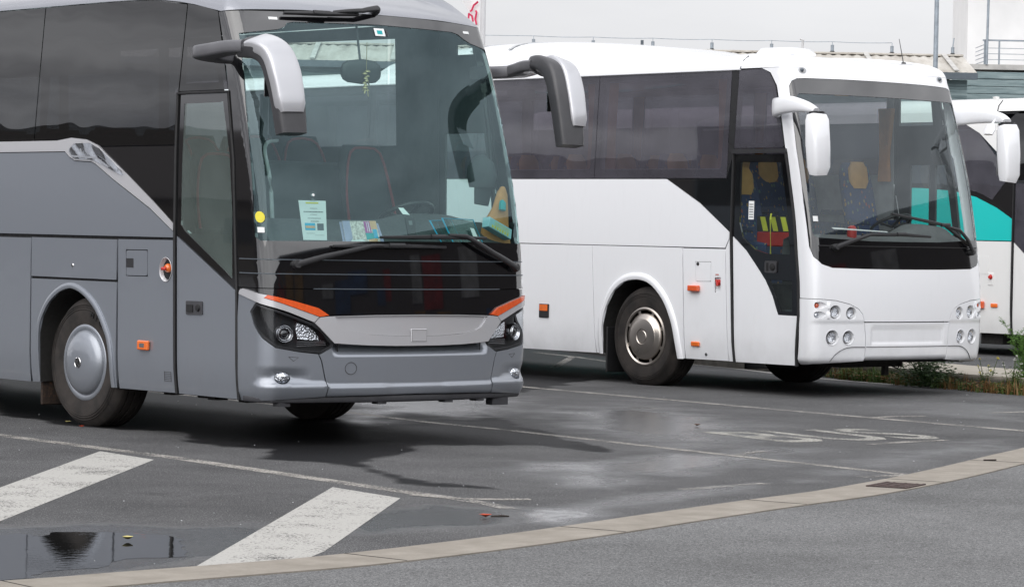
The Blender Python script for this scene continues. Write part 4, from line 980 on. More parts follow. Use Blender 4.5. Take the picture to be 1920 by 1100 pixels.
# upper front: everything above the lamp clusters and the bumper shut line, with the windscreen cut out
CLT = [(-1.196, 1.008), (-1.008, .995), (-.832, .960), (-.711, .909), (-.659, .853), (-.637, .778)]
el = [e for e in EDGE if e[1] > 1.02]
fp = [(sL(.327, 1.012), 1.012)] + el + [(-1.0, 3.362), (-.5, 3.364), (0, 3.365), (.5, 3.364), (1.0, 3.362)] + [(-a, b) for a, b in reversed(el)] + [(-sL(.327, 1.012), 1.012)]
fp = fp + [(-a, b) for a, b in CLT] + [(.3, .777), (0, .777), (-.3, .777)] + CLT[::-1]
wp('front_panel', 'white', 'F', fp, holes=[SUR], off=.0, thick=.03, res=.06)
sr = wp('windscreen_frame', 'black', 'F', shrink(SUR, .004), holes=[CLR], off=-.004, thick=.02, res=.06)
ws = wp('windscreen', 'screen2', 'F', shrink(CLR, -.004), off=-.008, thick=0, res=.08)
g = Geo(); g.sweep([WK.at('F', a, b)+WK.nrm('F', a, b)*.0 for a, b in [(s_, 1.545+.0*s_) for s_ in np.linspace(-1.18, 1.18, 31)]], (.004, .006), n=6); g.build('screen_edge', M['rubber'], sr, 40)
wp('screen_sticker', 'paper', 'F', rect(-1.216, 1.79, -1.163, 1.844), par=ws, off=.004, thick=0)
CP = [(-.637, .770), (-.3, .770), (0, .770), (.3, .770), (.637, .770), (.617, .646), (.610, .530), (.608, .373), (.3, .372), (0, .374), (-.3, .372), (-.608, .373), (-.610, .530), (-.617, .646)]
def rel_c(s_, z):
    a = abs(s_); o = 0
    if a < .55: o += -.012*max(0, min(1, (.735-z)/.03))*min(1, (.55-a)/.03)*max(0, min(1, (z-.53)/.03))
    o -= .05*max(0, (.42-z)/.05)**2
    return o
cb = wp('bumper', 'white', 'F', CP, off=.0, thick=.03, res=.03, relief=rel_c, gap=.003)
g = Geo(); g.sweep([WK.at('F', s_, .520)+WK.nrm('F', s_, .52)*.002 for s_ in np.linspace(-.605, .605, 21)], (.003, .003), n=6); g.build('bumper_joint', M['trim'], cb, 0)
for sg in (-1, 1):
    def mp_(p): return p if sg < 0 else [(-a, b) for a, b in p]
    cl = [(sL(.331, 1.006), 1.006), (-1.196, 1.003), (-1.008, .989), (-.834, .954), (-.715, .904), (-.664, .849), (-.642, .775), (-.622, .646), (-.616, .527), (-.613, .374), (-1.0, .352), (-1.2, .340), (sL(.372, .325), .325), (sL(.332, .82), .82)]
    LP = [(-1.012, .873, .072), (-.812, .863, .066), (-1.045, .616, .078), (-.842, .615, .072)]
    TD = [(-1.215, .943), (-1.218, .846)]
    def rel_w(s_, z):
        o = -.05*max(0, (.40-z)/.07)**2
        o -= .004*max(0, min(1, (.779-z)/.008))*max(0, min(1, (1.31-abs(s_))/.08))
        return o
    hs_ = [mp_(spot(a, b, r_)) for a, b, r_ in LP] + [mp_(fillet([(a-.04, b+.03), (a+.03, b+.036), (a+.115, b-.002), (a+.03, b-.036), (a-.04, b-.03)], .03)) for a, b in TD]
    cu = wp('headlight_cluster', 'white', 'F', mp_(cl), holes=hs_, off=0, thick=.07, res=.032, relief=rel_w)
    for a, b, r_ in LP:
        m = on(WK, 'F', -sg*a if sg > 0 else a, b)
        g = Geo(); g.lathe([(r_+.001, 0), (r_*.93, -.018), (r_*.80, -.04), (r_*.70, -.05)], m, 32); bw = g.build('lamp_recess', M['white'], cu, 60)
        g = Geo(); g.dome(r_*.60, -.03, m @ Matrix.Translation((0, 0, -.03)), 24); g.build('headlight', M['reflector'], bw, 60)
        g = Geo(); g.lathe([(r_*.58, -.045), (r_*.60, -.018), (r_*.68, -.016), (r_*.72, -.05)], m, 28); g.build('lamp_bezel', M['chrome'], bw, 40)
        g = Geo(); g.dome(r_*.60, .022, m @ Matrix.Translation((0, 0, -.024)), 24); g.build('lamp_glass', M['lens'], bw, 60)
    for k, (a, b) in enumerate(TD):
        m = on(WK, 'F', sg*abs(a), b)
        q = 1 if sg < 0 else -1
        g = Geo(); g.sweep([m @ Vector((q*-.06, 0, -.066)), m @ Vector((q*.03, 0, -.058)), m @ Vector((q*.13, 0, -.022))], [(.06, .008), (.06, .008), (.03, .008)], m.to_3x3() @ Vector((0, 0, 1)), 10, 2.5); bw = g.build('lamp_recess', M['white'], cu, 60)
        g = Geo(); g.dome(.028, .030, m @ Matrix.Translation((q*-.012, 0, -.050)), 20); o = g.build('turn_lamp' if k == 0 else 'position_lamp', M['amber'] if k == 0 else M['reflector'], bw, 60)
        g = Geo(); g.dome(.030, .034, m @ Matrix.Translation((q*-.012, 0, -.050)), 20); g.build('lamp_glass', M['lens'], o, 60)
    g = Geo(); ar = mp_([(-1.055, .372), (-.989, .449), (-.896, .500), (-.798, .519), (-.62, .519)]); g.sweep([WK.at('F', q.x, q.y)+WK.nrm('F', q.x, q.y)*.0015 for q in spline([(a, b, 0) for a, b in ar], 4)], (.003, .003), n=6); g.build('corner_joint', M['trim'], cu, 0)
    m = on(WK, 'F', sg*1.03, 3.335, .002)
    g = Geo(); g.disc(.05, .001, m, 20, .035); o = g.build('marker_lamp', M['interior_light'], white, 0)
    g = Geo(); g.dome(.02, .03, m @ Matrix.Translation((-.01, .0, .002)), 16); g.build('lamp_lens', M['darkmetal'], o, 60)
wp('body_frame', 'liner', 'F', [(-1.38, .35), (-1.40, 1.30), (1.40, 1.30), (1.38, .35)], off=-.09, thick=0, res=.15)
wiper(white, WK, [(-.985, 1.530), (-.80, 1.59), (-.558, 1.657), (-.33, 1.668)], [(-.64, 1.655), (-.1, 1.668), (.345, 1.650)])
wiper(white, WK, [(1.06, 1.50), (.95, 1.62), (.82, 1.72), (.55, 1.775)], [(1.03, 1.555), (.60, 1.775), (-.205, 1.879)])
def zedge2(s_, y): return 3.364
ro = roof('roof', M['white'], white, WK, zedge2, YE, [(0, 0), (.008, .03), (.03, .07), (.075, .105), (.15, .135), (.28, .16), (.5, .185), (.85, .205), (2, .21)], 2.0)
g = Geo(); g.sweep([WK.at('L', y, 3.358)+Vector((-.006, 0, 0)) for y in np.linspace(1.30, YE, 30)], (.012, .012), n=8); g.sweep([WK.at('R', y, 3.358)+Vector((.006, 0, 0)) for y in np.linspace(1.30, YE, 30)], (.012, .012), n=8); g.build('gutter', M['white'], ro, 40)
g = Geo(); g.sweep([WK.at('L', 1.30, z)+WK.nrm('L', 1.30, z)*.003 for z in (3.36, 3.375)]+[Vector((-1.235+.01, 1.30, 3.40)), Vector((-1.20, 1.30, 3.455)), Vector((-1.13, 1.30, 3.50))], (.005, .005), n=6); g.build('roof_joint', M['trim'], ro, 0)
# roof air conditioner and pod
hp = [(2.55, 0, 0), (2.9, .05, .6), (3.3, .12, .84), (4.2, .20, .95), (4.9, .245, .97), (5.6, .26, .97), (6.3, .255, .97), (7.2, .21, .95), (7.9, .10, .88), (8.3, 0, .7)]
g = Geo(); P_ = [(0, y, 3.55) for y, h_, w_ in hp]; g.sweep(P_, [(max(w_, .35), max(h_+.03, .02)) for y, h_, w_ in hp], (0, 0, 1), 28, 3.2); ac = g.build('air_conditioner', M['white'], white, 50)
for y in (5.5, 6.2, 6.9):
    g = Geo(); g.sweep([(x_, y, 3.578+lerp_tab([(q[0], q[1]) for q in hp], y)*(max(0, 1-(abs(x_)/.985)**3.2))**(1/3.2)) for x_ in np.linspace(-.93, .3, 16)], (.03, .006), n=6); g.build('air_vent_rib', M['interior_light'], ac, 40)
g = Geo(); g.sweep([(-.3, 1.32, 3.565), (-.3, 1.42, 3.58), (-.3, 1.75, 3.59), (-.3, 1.88, 3.565)], [(.18, .02), (.25, .055), (.25, .055), (.18, .02)], (0, 0, 1), 18, 2.6); g.build('roof_hatch', M['white'], white, 50)
g = Geo(); g.lathe([(0, .05), (.02, .05), (.05, .0)], Matrix.Translation((.80, .92, 3.47)), 16); g.sweep([(.80, .92, 3.50), (.765, .96, 3.77)], [(.006, .006), (.003, .003)], n=6); g.build('aerial', M['satin'], white, 40)
def small_mirror(par, g_):
    def P(l): return [(g_*-a, b, c) for a, b, c in l]
    arm = spline(P([(-1.30, .72, 2.945), (-1.36, .60, 2.955), (-1.43, .35, 2.965), (-1.45, .12, 2.935), (-1.43, .0, 2.895)]), 5)
    n = len(arm); g = Geo(); g.sweep(arm, [(.035+.02*i/n, lerp_tab([(0, .10), (.5, .085), (1, .03)], i/(n-1))) for i in range(n)], (0, 0, 1), 14, 3)
    a = g.build('mirror_arm', M['white'], par, 50)
    g = Geo(); g.box((-g_*1.275, .72, 2.945), (.06, .10, .2), bev=.02); g.build('mirror_bracket', M['white'], a, 50)
    g = Geo(); h_ = P([(-1.43, -.01, 2.855), (-1.432, -.02, 2.80), (-1.43, -.035, 2.55), (-1.425, -.05, 2.33), (-1.42, -.04, 2.255)])
    g.sweep(h_, [(.105, .055), (.118, .075), (.118, .085), (.108, .08), (.09, .055)], (0, -1, 0), 18, 5); hh = g.build('mirror_housing', M['white'], par, 50)
    g = Geo(); g.sweep([(g_*1.43*1, -.012, 2.862), (g_*1.43, -.010, 2.885)], (.09, .045), (0, 1, 0), 14, 4); g.build('mirror_joint', M['satin'], hh, 50)
    g = Geo(); g.sweep([(g_*1.43, .048, 2.80), (g_*1.425, .035, 2.32)], (.10, .004), (0, 1, 0), 14, 6); g.build('mirror_glass', M['chrome'], hh, 40)
    g = Geo(); q = [(g_*1.36, .16, 2.86), (g_*1.33, .15, 2.80), (g_*1.31, .15, 2.755)]; g.sweep(q, [(.02, .05), (.02, .075), (.02, .06)], (0, -1, 0), 12, 3); g.sweep([(g_*1.36, .16, 2.85), (g_*1.42, .14, 2.93)], (.012, .012)); g.build('ramp_mirror', M['white'], hh, 50)
small_mirror(white, 1); small_mirror(white, -1)
for s_ in (-1, 1):
    wheel(white, s_*1.235, 2.70, .525, 'steel', .03, s_); wheel(white, s_*1.225, 2.75+6.15, .525, 'steel', 0, s_)
    g = Geo(); g.box((s_*1.05, 3.34, .36), (.38, .025, .5), bev=.01); g.build('mudflap', M['rubber'], white, 0)
g = Geo(); g.box((0, 1.15, .74), (2.2, 1.7, .80)); g.box((0, 2.75, .85), (1.2, 1.5, .5)); g.box((0, 5.8, .62), (2.4, 4.6, .6)); g.box((0, 10.7, .7), (2.4, 2.6, .75)); g.box((0, 8.9, .9), (1.2, 1.3, .5)); g.box((-.1, .62, .33), (.9, .4, .08)); g.box((.12, .45, .27), (.06, .05, .14))
g.sweep([(.2, .45, .30), (.28, .42, .27), (.31, .4, .33)], (.008, .008), n=6); g.build('chassis', M['under'], white, 0)
g = Geo(); g.box((0, YE-.03, 1.9), (2.46, .05, 3.0), bev=.02); rr = g.build('rear_wall', M['white'], white, 30)
g = Geo(); g.box((0, YE+.002, 2.8), (2.0, .02, .8), bev=.01); g.build('rear_window', M['tint'], rr, 0)
g = Geo(); g.box((0, 6.9, 3.36), (2.44, 11, .03)); g.build('ceiling', M['interior_light'], white, 0)
g = Geo(); g.box((0, 6.9, 1.30), (2.40, 10.2, .06)); g.box((.6, 1.3, 1.15), (1.2, 1.3, .08)); g.box((0, 1.15, .85), (2.3, 1.2, .06)); g.build('floor', M['interior'], white, 0)
g = Geo()
g.sweep([(-.98, 5.2, 3.20), (-.98, 11.8, 3.20)], (.22, .05), n=14, p=4)
g.build('luggage_rack', M['interior_light'], white, 40)
V = []; F_ = []
for i, s_ in enumerate(np.linspace(-1.24, 1.24, 31)):
    hh = .13*math.exp(-((s_-.72)/.36)**4)
    p = WK.at('F', s_, 1.45); q = WK.at('F', s_*.97, 1.55)
    V += [(p.x*.96, p.y+.09, 1.2), (q.x*.96, q.y+.09, 1.595), (q.x*.95, .36, 1.64+hh), (q.x*.95, .58, 1.66+hh), (q.x*.95, .72, 1.60+hh), (q.x*.95, .76, 1.2)]
for i in range(30): F_ += [(6*i+j, 6*i+j+1, 6*i+j+7, 6*i+j+6) for j in range(5)]
g = Geo(); g.add(V, F_); g.build('dashboard', M['interior_mid'], white, 40)
m = Matrix.Translation((.72, .98, 1.78)) @ Matrix.Rotation(math.radians(-28), 4, 'X')
g = Geo(); g.sweep([m @ Vector((.225*math.cos(a), .225*math.sin(a), 0)) for a in np.linspace(0, 2*PI, 37)], (.017, .017), (0, 0, 1), 10, 2, False)
for a in (-.2, PI+.2, -PI/2): g.sweep([m @ Vector((0, 0, -.03)), m @ Vector((.22*math.cos(a), .22*math.sin(a), 0))], (.022, .012))
g.build('steering_wheel', M['satin'], white, 50)
d0 = seat('seat', white, (.70, 1.22, 1.22), M['seat_pattern'], None, M['leather'], 0, 1.22)
seat('seat', white, (-.80, 1.45, 1.12), M['seat_pattern'], None, M['leather'], 0, 1.22)
s0 = seat('seat', white, (-.92, 2.35, 1.33), M['seat_pattern'], None, M['leather'])
for r_ in range(8):
    for x_ in (-.92, -.44, .44, .92):
        if (r_, x_) != (0, -.92): copy_tree(s0, white, (x_+.92, r_*.84, 0))
def curtain(par, x, y, z0, z1, w_):
    V = []; F_ = []; n = 26
    for k in range(7):
        z = z0+(z1-z0)*k/6; sq = .55+.45*abs((k-2.2)/3.8)
        for i in range(n): V.append((x+.022*math.sin(i*1.55+.3*k), y+w_*sq*(i/(n-1)-.5), z))
    F_ = [(k*n+i, k*n+i+1, (k+1)*n+i+1, (k+1)*n+i) for k in range(6) for i in range(n-1)]
    g = Geo(); g.add(V, F_); return g.build('curtain', M['curtain'], par, 60)
curtain(white, 1.17, 1.52, 2.25, 3.05, .24)
for y in (1.62, 3.40, 3.72, 5.6): curtain(white, -1.17, y, 2.30, 3.27, .17)
for y in (3.5, 5.6): curtain(white, 1.17, y, 2.30, 3.27, .17)
# ------------------------------------------------------------------ the coach beyond, mostly out of the picture
TK = Skin([(.3, .02), (.7, 0), (1.2, .02), (1.8, .1), (2.4, .24), (3.0, .42), (3.5, .6)], .14, .15, 1.275, .02)
third = empty('touring_coach', (33.225, 25.45, 0), 0)
tag(third, 'white coach with a teal wave along its side, cut off by the right edge', 'coach', 'coaches parked in the bays')
def tp(name, mat, chart, poly, par=None, **k): return panel(name, M[mat], par or third, TK, chart, poly, **k)
Yd = 1.585
ARCH3 = arch_shift(ARCH2, .45)
for c_ in ('L', 'R'):
    tp('side_panel', 'white3', c_, [(Yd+.02, .318), (Yd+.02, 1.615)] + [(YE, 1.615), (YE, .31), (9.5, .31), (9.5, .8), (9.3, 1.1), (8.7, 1.1), (8.4, .8), (8.4, .31)] + [(3.83, .314)] + ARCH3[1:-1] + [(2.60, .314)], gap=.003, res=.15)
    tp('body_frame', 'liner', c_, rect(.4, 1.15, YE, 1.9), off=-.03, thick=0, res=.3)
    TW = [(Yd+.015, 1.925), (1.9, 2.085), (2.28, 2.235), (2.7, 2.32), (3.3, 2.36), (4.2, 2.37), (YE, 2.37)]
    tp('teal_wave', 'teal', c_, [(YE, 1.622), (Yd+.015, 1.622)] + TW, res=.14, gap=.002)
    tp('dark_sweep', 'black', c_, TW[::-1] + [(Yd+.015, 2.455), (1.74, 2.455), (1.98, 2.20), (2.28, 2.31), (2.7, 2.39), (3.3, 2.43), (YE, 2.44)], off=-.004, res=.14, gap=.001)
    tp('side_window', 'tint2' , c_, [(YE, 2.44), (3.3, 2.43), (2.7, 2.39), (2.28, 2.31), (1.98, 2.20), (1.745, 2.455), (1.755, 2.62), (2.25, 3.13), (2.6, 3.30), (YE, 3.30)], res=.16, gap=.002)
    tp('cant_panel', 'white3', c_, [(YE, 3.305), (2.6, 3.305), (2.25, 3.135), (1.62, 2.62), (1.50, 2.75), (1.92, 3.10), (1.93, 3.44), (YE, 3.44)], res=.14)
    tp('front_side_window', 'tint', c_, [(1.615, 2.47), (1.615, 2.60), (1.49, 2.74), (1.905, 3.08), (1.80, 3.25), (1.60, 3.40), (1.0, 3.40), (.60, 2.47)], res=.1)
    tp('door', 'white3', c_, [(Yd-.02, .318), (Yd-.02, 1.60), (1.35, 1.42), (1.1, 1.2), (.9, .95), (.75, .7), (.32, .7), (.32, .318)], res=.1)
    tp('door_glass', 'tint2', c_, [(Yd-.02, 1.61), (1.35, 1.43), (1.1, 1.21), (.9, .96), (.75, .71), (.32, .71), (.33, 1.2), (.42, 1.9), (.58, 2.43), (Yd-.02, 2.43)], res=.1)
    arc_liner('wheel_arch_liner', third, ARCH3, (-1.27 if c_ == 'L' else 1.27), (.46 if c_ == 'L' else -.46))
    seal([(Yd, .318), (Yd, 2.46)], (.012, .028), TK, c_, third)
    seal([(Yd, 2.45), (.58, 2.45)], (.012, .02), TK, c_, third)
g = Geo(); m = on(TK, 'L', 1.97, 1.08); g.box((0, 0, .003), (.10, .17, .01), mat=m, bev=.01); o = g.build('switch_plate', M['white3'], third, 30)
g = Geo(); g.lathe([(0, .04), (.02, .04), (.036, .01)], m @ Matrix.Translation((0, .03, 0)), 18); g.build('isolator_key', M['red'], o, 40)
marker_light(third, TK, 'L', 2.13, .715, .11, .10, 'amber', 'side_repeater', .05); marker_light(third, TK, 'L', 1.895, .712, .125, .055, 'orange', 'side_marker', .02)
tp('fuel_flap', 'white3', 'L', rect(2.02, 1.15, 2.42, 1.40), off=.004, thick=.004, round_=.02)
tp('windscreen', 'tint', 'F', [(-1.37, 1.2), (-1.36, 3.42), (1.36, 3.42), (1.37, 1.2)], res=.12); tp('bumper', 'white3', 'F', [(-1.43, .33), (-1.40, 1.195), (1.40, 1.195), (1.43, .33)], res=.1)
small_mirror(third, 1); small_mirror(third, -1)
for sg in (-1, 1):
    for a, b, r_ in ((1.12, .92, .075), (.93, .90, .07), (1.10, .62, .06)):
        m = on(TK, 'F', sg*a, b); g = Geo(); g.lathe([(r_*1.25, .004), (r_*1.15, .008), (r_, -.01)], m, 24); o = g.build('headlight', M['chrome'], third, 40)
        g = Geo(); g.dome(r_, .02, m, 20); g.build('lamp_glass', M['reflector'], o, 60)
def ze3(s_, y): return 3.44
roof('roof', M['white3'], third, TK, ze3, YE, [(0, 0), (.012, .04), (.04, .09), (.1, .14), (.3, .19), (.7, .22), (1.15, .23)], 1.6)
g = Geo(); g.sweep([Vector((-1.262, 1.93, 3.44)), Vector((-1.24, 1.93, 3.52)), Vector((-1.15, 1.93, 3.60))], (.006, .006), n=6); g.build('roof_joint', M['trim'], third, 0)
g = Geo(); g.lathe([(.0, .07), (.05, .06), (.02, .0)], Matrix.Translation((-1.1, 2.1, 3.59)), 12); g.build('roof_vent', M['white3'], third, 40)
for s_ in (-1, 1):
    wheel(third, s_*1.235, 3.17, .52, 'plain', 0, s_); wheel(third, s_*1.225, 8.95, .52, 'plain', 0, s_)
g = Geo(); g.box((0, 1.3, .75), (2.3, 2.2, .8)); g.box((0, 3.2, .85), (1.2, 1.5, .5)); g.box((0, 6.2, .62), (2.4, 4.4, .6)); g.box((0, 10.8, .7), (2.4, 2.5, .75)); g.box((-.95, 2.05, .28), (.36, .4, .24)); g.build('chassis', M['under'], third, 0)
g = Geo(); g.box((0, 6.8, 1.25), (2.4, 10.5, .06)); g.box((0, 6.8, 3.42), (2.42, 10.4, .03)); g.build('floor', M['interior'], third, 0)
g = Geo(); g.box((0, YE-.03, 1.95), (2.5, .05, 3.2), bev=.02); g.build('rear_wall', M['white3'], third, 30)
s0 = seat('seat', third, (-.92, 2.6, 1.28), M['seat_dark'], None, None)
for r_ in range(7):
    for x_ in (-.92, -.44, .44, .92):
        if (r_, x_) != (0, -.92): copy_tree(s0, third, (x_+.92, r_*.86, 0))
# ------------------------------------------------------------------ things behind the grey windscreen
def gw(p):   # a point of the grey coach in the world
    return grey.matrix_basis @ Vector(p)
GM = Matrix.Translation((13.950, 17.645, 0)) @ Matrix.Rotation(-.0016, 4, 'Z')
def sheet(name, corners, mat, thick=.0015, parent=None):
    """thin card given by four corners, lower left first"""
    a, b, c_, d = [Vector(q) for q in corners]; n = (b-a).cross(d-a).normalized()*thick
    g = Geo(); g.add([a, b, c_, d, a+n, b+n, c_+n, d+n], [(3, 2, 1, 0), (4, 5, 6, 7), (0, 1, 5, 4), (1, 2, 6, 5), (2, 3, 7, 6), (3, 0, 4, 7)]); return g.build(name, mat, parent, 0)
def bil(q, u, v):
    a, b, c_, d = [Vector(x) for x in q]; return a*(1-u)*(1-v)+b*u*(1-v)+c_*u*v+d*(1-u)*v
def decal(name, q, u0, v0, u1, v1, mat, parent, lift=.003):
    a, b, c_, d = [Vector(x) for x in q]; n = (b-a).cross(d-a).normalized()*lift
    return sheet(name, [bil(q, u, v)+n for u, v in ((u0, v0), (u1, v0), (u1, v1), (u0, v1))], mat, .0004, parent)
def gi(s_, z, o):   # just inside the grey windscreen
    return GM @ (GK.at('F', s_, z)-GK.nrm('F', s_, z)*o)
Q = [gi(-.950, 1.545, .03), gi(-.760, 1.545, .03), gi(-.742, 1.842, .03), gi(-.962, 1.842, .03)]
no = sheet('notice', Q, M['paper']); tag(no, 'white printed notice with two small pictures hung inside the grey coach windscreen', 'notice')
for v, a, b, h_ in ((.80, .40, .66, .014), (.715, .14, .88, .026), (.645, .38, .64, .012), (.55, .27, .78, .016), (.475, .38, .70, .02), (.17, .16, .50, .008), (.125, .5, .9, .008)): 
    x = a
    while x < b:
        w_ = random.uniform(.02, .05); decal('print_line', Q, x, v-h_/2, min(b, x+w_), v+h_/2, M['ink'], no); x += w_+.012
decal('yellow_heading', Q, .25, .92, .72, .955, M['yellow'], no); decal('picture', Q, .13, .25, .54, .43, M['blue'], no); decal('picture', Q, .15, .30, .52, .36, M['peach'], no, .004); decal('picture', Q, .62, .25, .88, .42, M['darkmetal'], no)
m = GM @ GK.fr('F', -.850, 1.878, -.015)
g = Geo(); g.lathe([(.030, -.004), (.026, .006), (.012, .012), (.0, .013)], m, 20); g.box((0, -.036, 0), (.045, .012, .012), mat=m); g.box((0, -.02, .0), (.012, .03, .008), mat=m)
o = g.build('suction_hook', M['lens'], None, 40); tag(o, 'clear suction cup hook holding the white notice on the windscreen', 'hook')
g = Geo(); g.lathe([(0, .016), (.010, .014), (.012, .006)], m, 14); g.build('hook_button', M['paper'], o, 40)
Q = [gi(-.595, 1.530, .05), gi(-.285, 1.535, .05), gi(-.300, 1.705, .075), gi(-.600, 1.700, .075)]
mg = sheet('magazine', Q, M['print'], .004); tag(mg, 'pile of colourful travel magazines lying against the grey coach windscreen', 'magazines')
for a in ((0, 0, .22, 1, 'lilac'), (.22, .1, .60, .97, 'print'), (.62, .45, .80, .98, 'magenta'), (.80, .62, .99, 1, 'peach'), (.62, .15, .86, .45, 'tealp'), (.84, .2, .96, .62, 'blue'), (.1, 0, .55, .2, 'paper'), (.67, .05, .92, .2, 'peach')):
    decal('cover_print', Q, *a[:4], M[a[4]], mg, .0052)
decal('cover_lettering', Q, .69, .5, .705, .95, M['paper'], mg, .0058); decal('cover_lettering', Q, .74, .5, .765, .95, M['paper'], mg, .0058)
Q2 = [gi(-.61, 1.528, .062), gi(-.24, 1.53, .062), gi(-.27, 1.69, .09), gi(-.615, 1.695, .09)]
m2 = sheet('magazine', Q2, M['lilac'], .004); tag(m2, 'grey-blue magazine at the back of the pile, its edge showing on the right', 'magazines')
def frame_card(q, name, label):
    P = [Vector(x) for x in q]; g = Geo(); g.sweep(P+[P[0]], (.008, .003), n=6); o = g.build(name, M['blue'], None, 0); tag(o, label, 'folder', 'blue folders on the dashboard')
    a, b, c_, d = P; 
    gl = sheet('folder_sleeve', [a, b, c_, d], M['clearglass'], .001, o); return o
frame_card([gi(.365, 1.555, .10), gi(.60, 1.54, .10), gi(.56, 1.74, .16), gi(.315, 1.735, .16)], 'folder', 'clear folder with a bright blue edge, behind the other folder on the dashboard')
fc = frame_card([gi(.47, 1.54, .07), gi(.825, 1.52, .07), gi(.79, 1.745, .13), gi(.425, 1.75, .13)], 'folder', 'clear folder with a bright blue edge, holding a white card, in front on the dashboard')
Q = [gi(.71, 1.555, .06), gi(.765, 1.552, .06), gi(.74, 1.665, .09), gi(.695, 1.67, .09)]; o = sheet('card', Q, M['paper'], .002); tag(o, 'small white card standing in the blue folder', 'card')
Q = [gi(-.020, 1.565, .05), gi(.058, 1.565, .05), gi(.064, 1.735, .07), gi(-.026, 1.735, .07)]
o = sheet('phone_stand', Q, M['satin'], .012); tag(o, 'dark upright device on the dashboard in the middle of the grey coach windscreen', 'device')
decal('device_screen', Q, .28, .65, .68, .85, M['ink'], o, .013)
Q = [gi(-.045, 1.76, .06), gi(.022, 1.755, .06), gi(-.01, 1.815, .09), gi(-.06, 1.815, .09)]; o = sheet('card', Q, M['paper'], .002); tag(o, 'white folded slip behind the dark device on the dashboard', 'card')
mt = GM @ GK.fr('F', 1.01, 1.665, -.07) @ Matrix.Rotation(math.radians(-20), 4, 'Z')
g = Geo(); g.box((0, 0, 0), (.30, .085, .07), mat=mt, bev=.004); o = g.build('carton', M['cyan'], None, 0); tag(o, 'pale blue printed carton leaning in the corner of the grey coach windscreen', 'box')
g = Geo()
for k in range(3): g.box((.02, .022-.014*k, .0355), (.2, .004, .001), mat=mt)
for k in range(7): g.box((-.10+.033*k, -.022, .0355), (.02, .022, .001), mat=mt)
g.build('carton_print', M['yellow'], o, 0)
V = [GM @ Vector(q) for q in ((1.05, .36, 1.50), (1.06, .37, 1.66), (1.10, .36, 1.80), (1.15, .40, 1.93), (1.17, .42, 1.98))]
g = Geo(); g.sweep(V, [(.16, .06), (.13, .05), (.08, .035), (.05, .03), (.02, .02)], (0, -1, 0), 12, 2.4); o = g.build('folded_cloth', M['curtain'], None, 50); tag(o, 'orange cloth bundle in the right corner of the grey coach windscreen', 'cloth')
g = Geo(); g.sweep([GM @ Vector(q) for q in ((1.07, .30, 1.80), (1.08, .31, 1.84), (1.10, .33, 1.86))], (.03, .02), (0, -1, 0), 8); g.build('green_patch', M['tealp'], o, 40)
g = Geo(); P_ = [GM @ Vector(q) for q in ((1.12, .62, 1.98), (1.12, .62, 2.06), (1.12, .64, 2.16), (1.12, .66, 2.23))]
g.sweep(P_, [(.11, .09), (.125, .11), (.11, .11), (.04, .05)], (0, -1, 0), 16, 2); g.sweep([GM @ Vector(q) for q in ((1.10, .60, 1.84), (1.12, .60, 2.0))], [(.07, .02), (.09, .03)], (0, -1, 0), 12); o = g.build('cap', M['cloth'], None, 50); tag(o, 'dark cap hanging by the driver window of the grey coach', 'cap')
g = Geo(); c0 = GM @ Vector((-.115, .55, 2.84)); g.sweep([c0+Vector((0, 0, .23)), c0], (.0025, .0025), n=6)
for k in range(9): g.dome(.016+.008*random.random(), .018, Matrix.Translation(c0+Vector((random.uniform(-.012, .012), random.uniform(-.01, .01), -.018*k))), 10)
for k in range(5): g.sweep([c0+Vector((0, 0, -.05-.01*k)), c0+Vector((.03*math.cos(k*1.3), .015*math.sin(k*1.3), -.10-.022*k))], (.006, .004), n=6)
o = g.build('charm', M['brass'], None, 40); tag(o, 'beaded lucky charm hanging in front of the interior mirror', 'charm')
# a sheet of paper and an extinguisher behind the white windscreen
WM = Matrix.Translation((22.808, 20.652, 0)) @ Matrix.Rotation(-.0152, 4, 'Z')
def wi(s_, z, o): return WM @ (WK.at('F', s_, z)-WK.nrm('F', s_, z)*o)
o = sheet('paper_sheet', [WM @ Vector(q) for q in ((-.90, .24, 1.715), (-.14, .20, 1.69), (-.14, .22, 1.70), (-.90, .27, 1.73))], M['paper'], .004); tag(o, 'long white paper strip lying on the white coach dashboard', 'paper')
g = Geo(); mt = WM @ Matrix.Translation((-.51, .36, 1.58)); g.lathe([(0, 0), (.045, 0), (.05, .02), (.05, .14), (.035, .17), (.012, .18)], mt, 20); o = g.build('fire_extinguisher', M['red'], None, 40); tag(o, 'small red fire extinguisher standing on the white coach dashboard', 'extinguisher')
g = Geo(); g.lathe([(.018, .17), (.02, .2), (.0, .21)], mt, 14); g.box((.02, 0, .2), (.07, .02, .02), mat=mt); g.build('valve_head', M['satin'], o, 40)
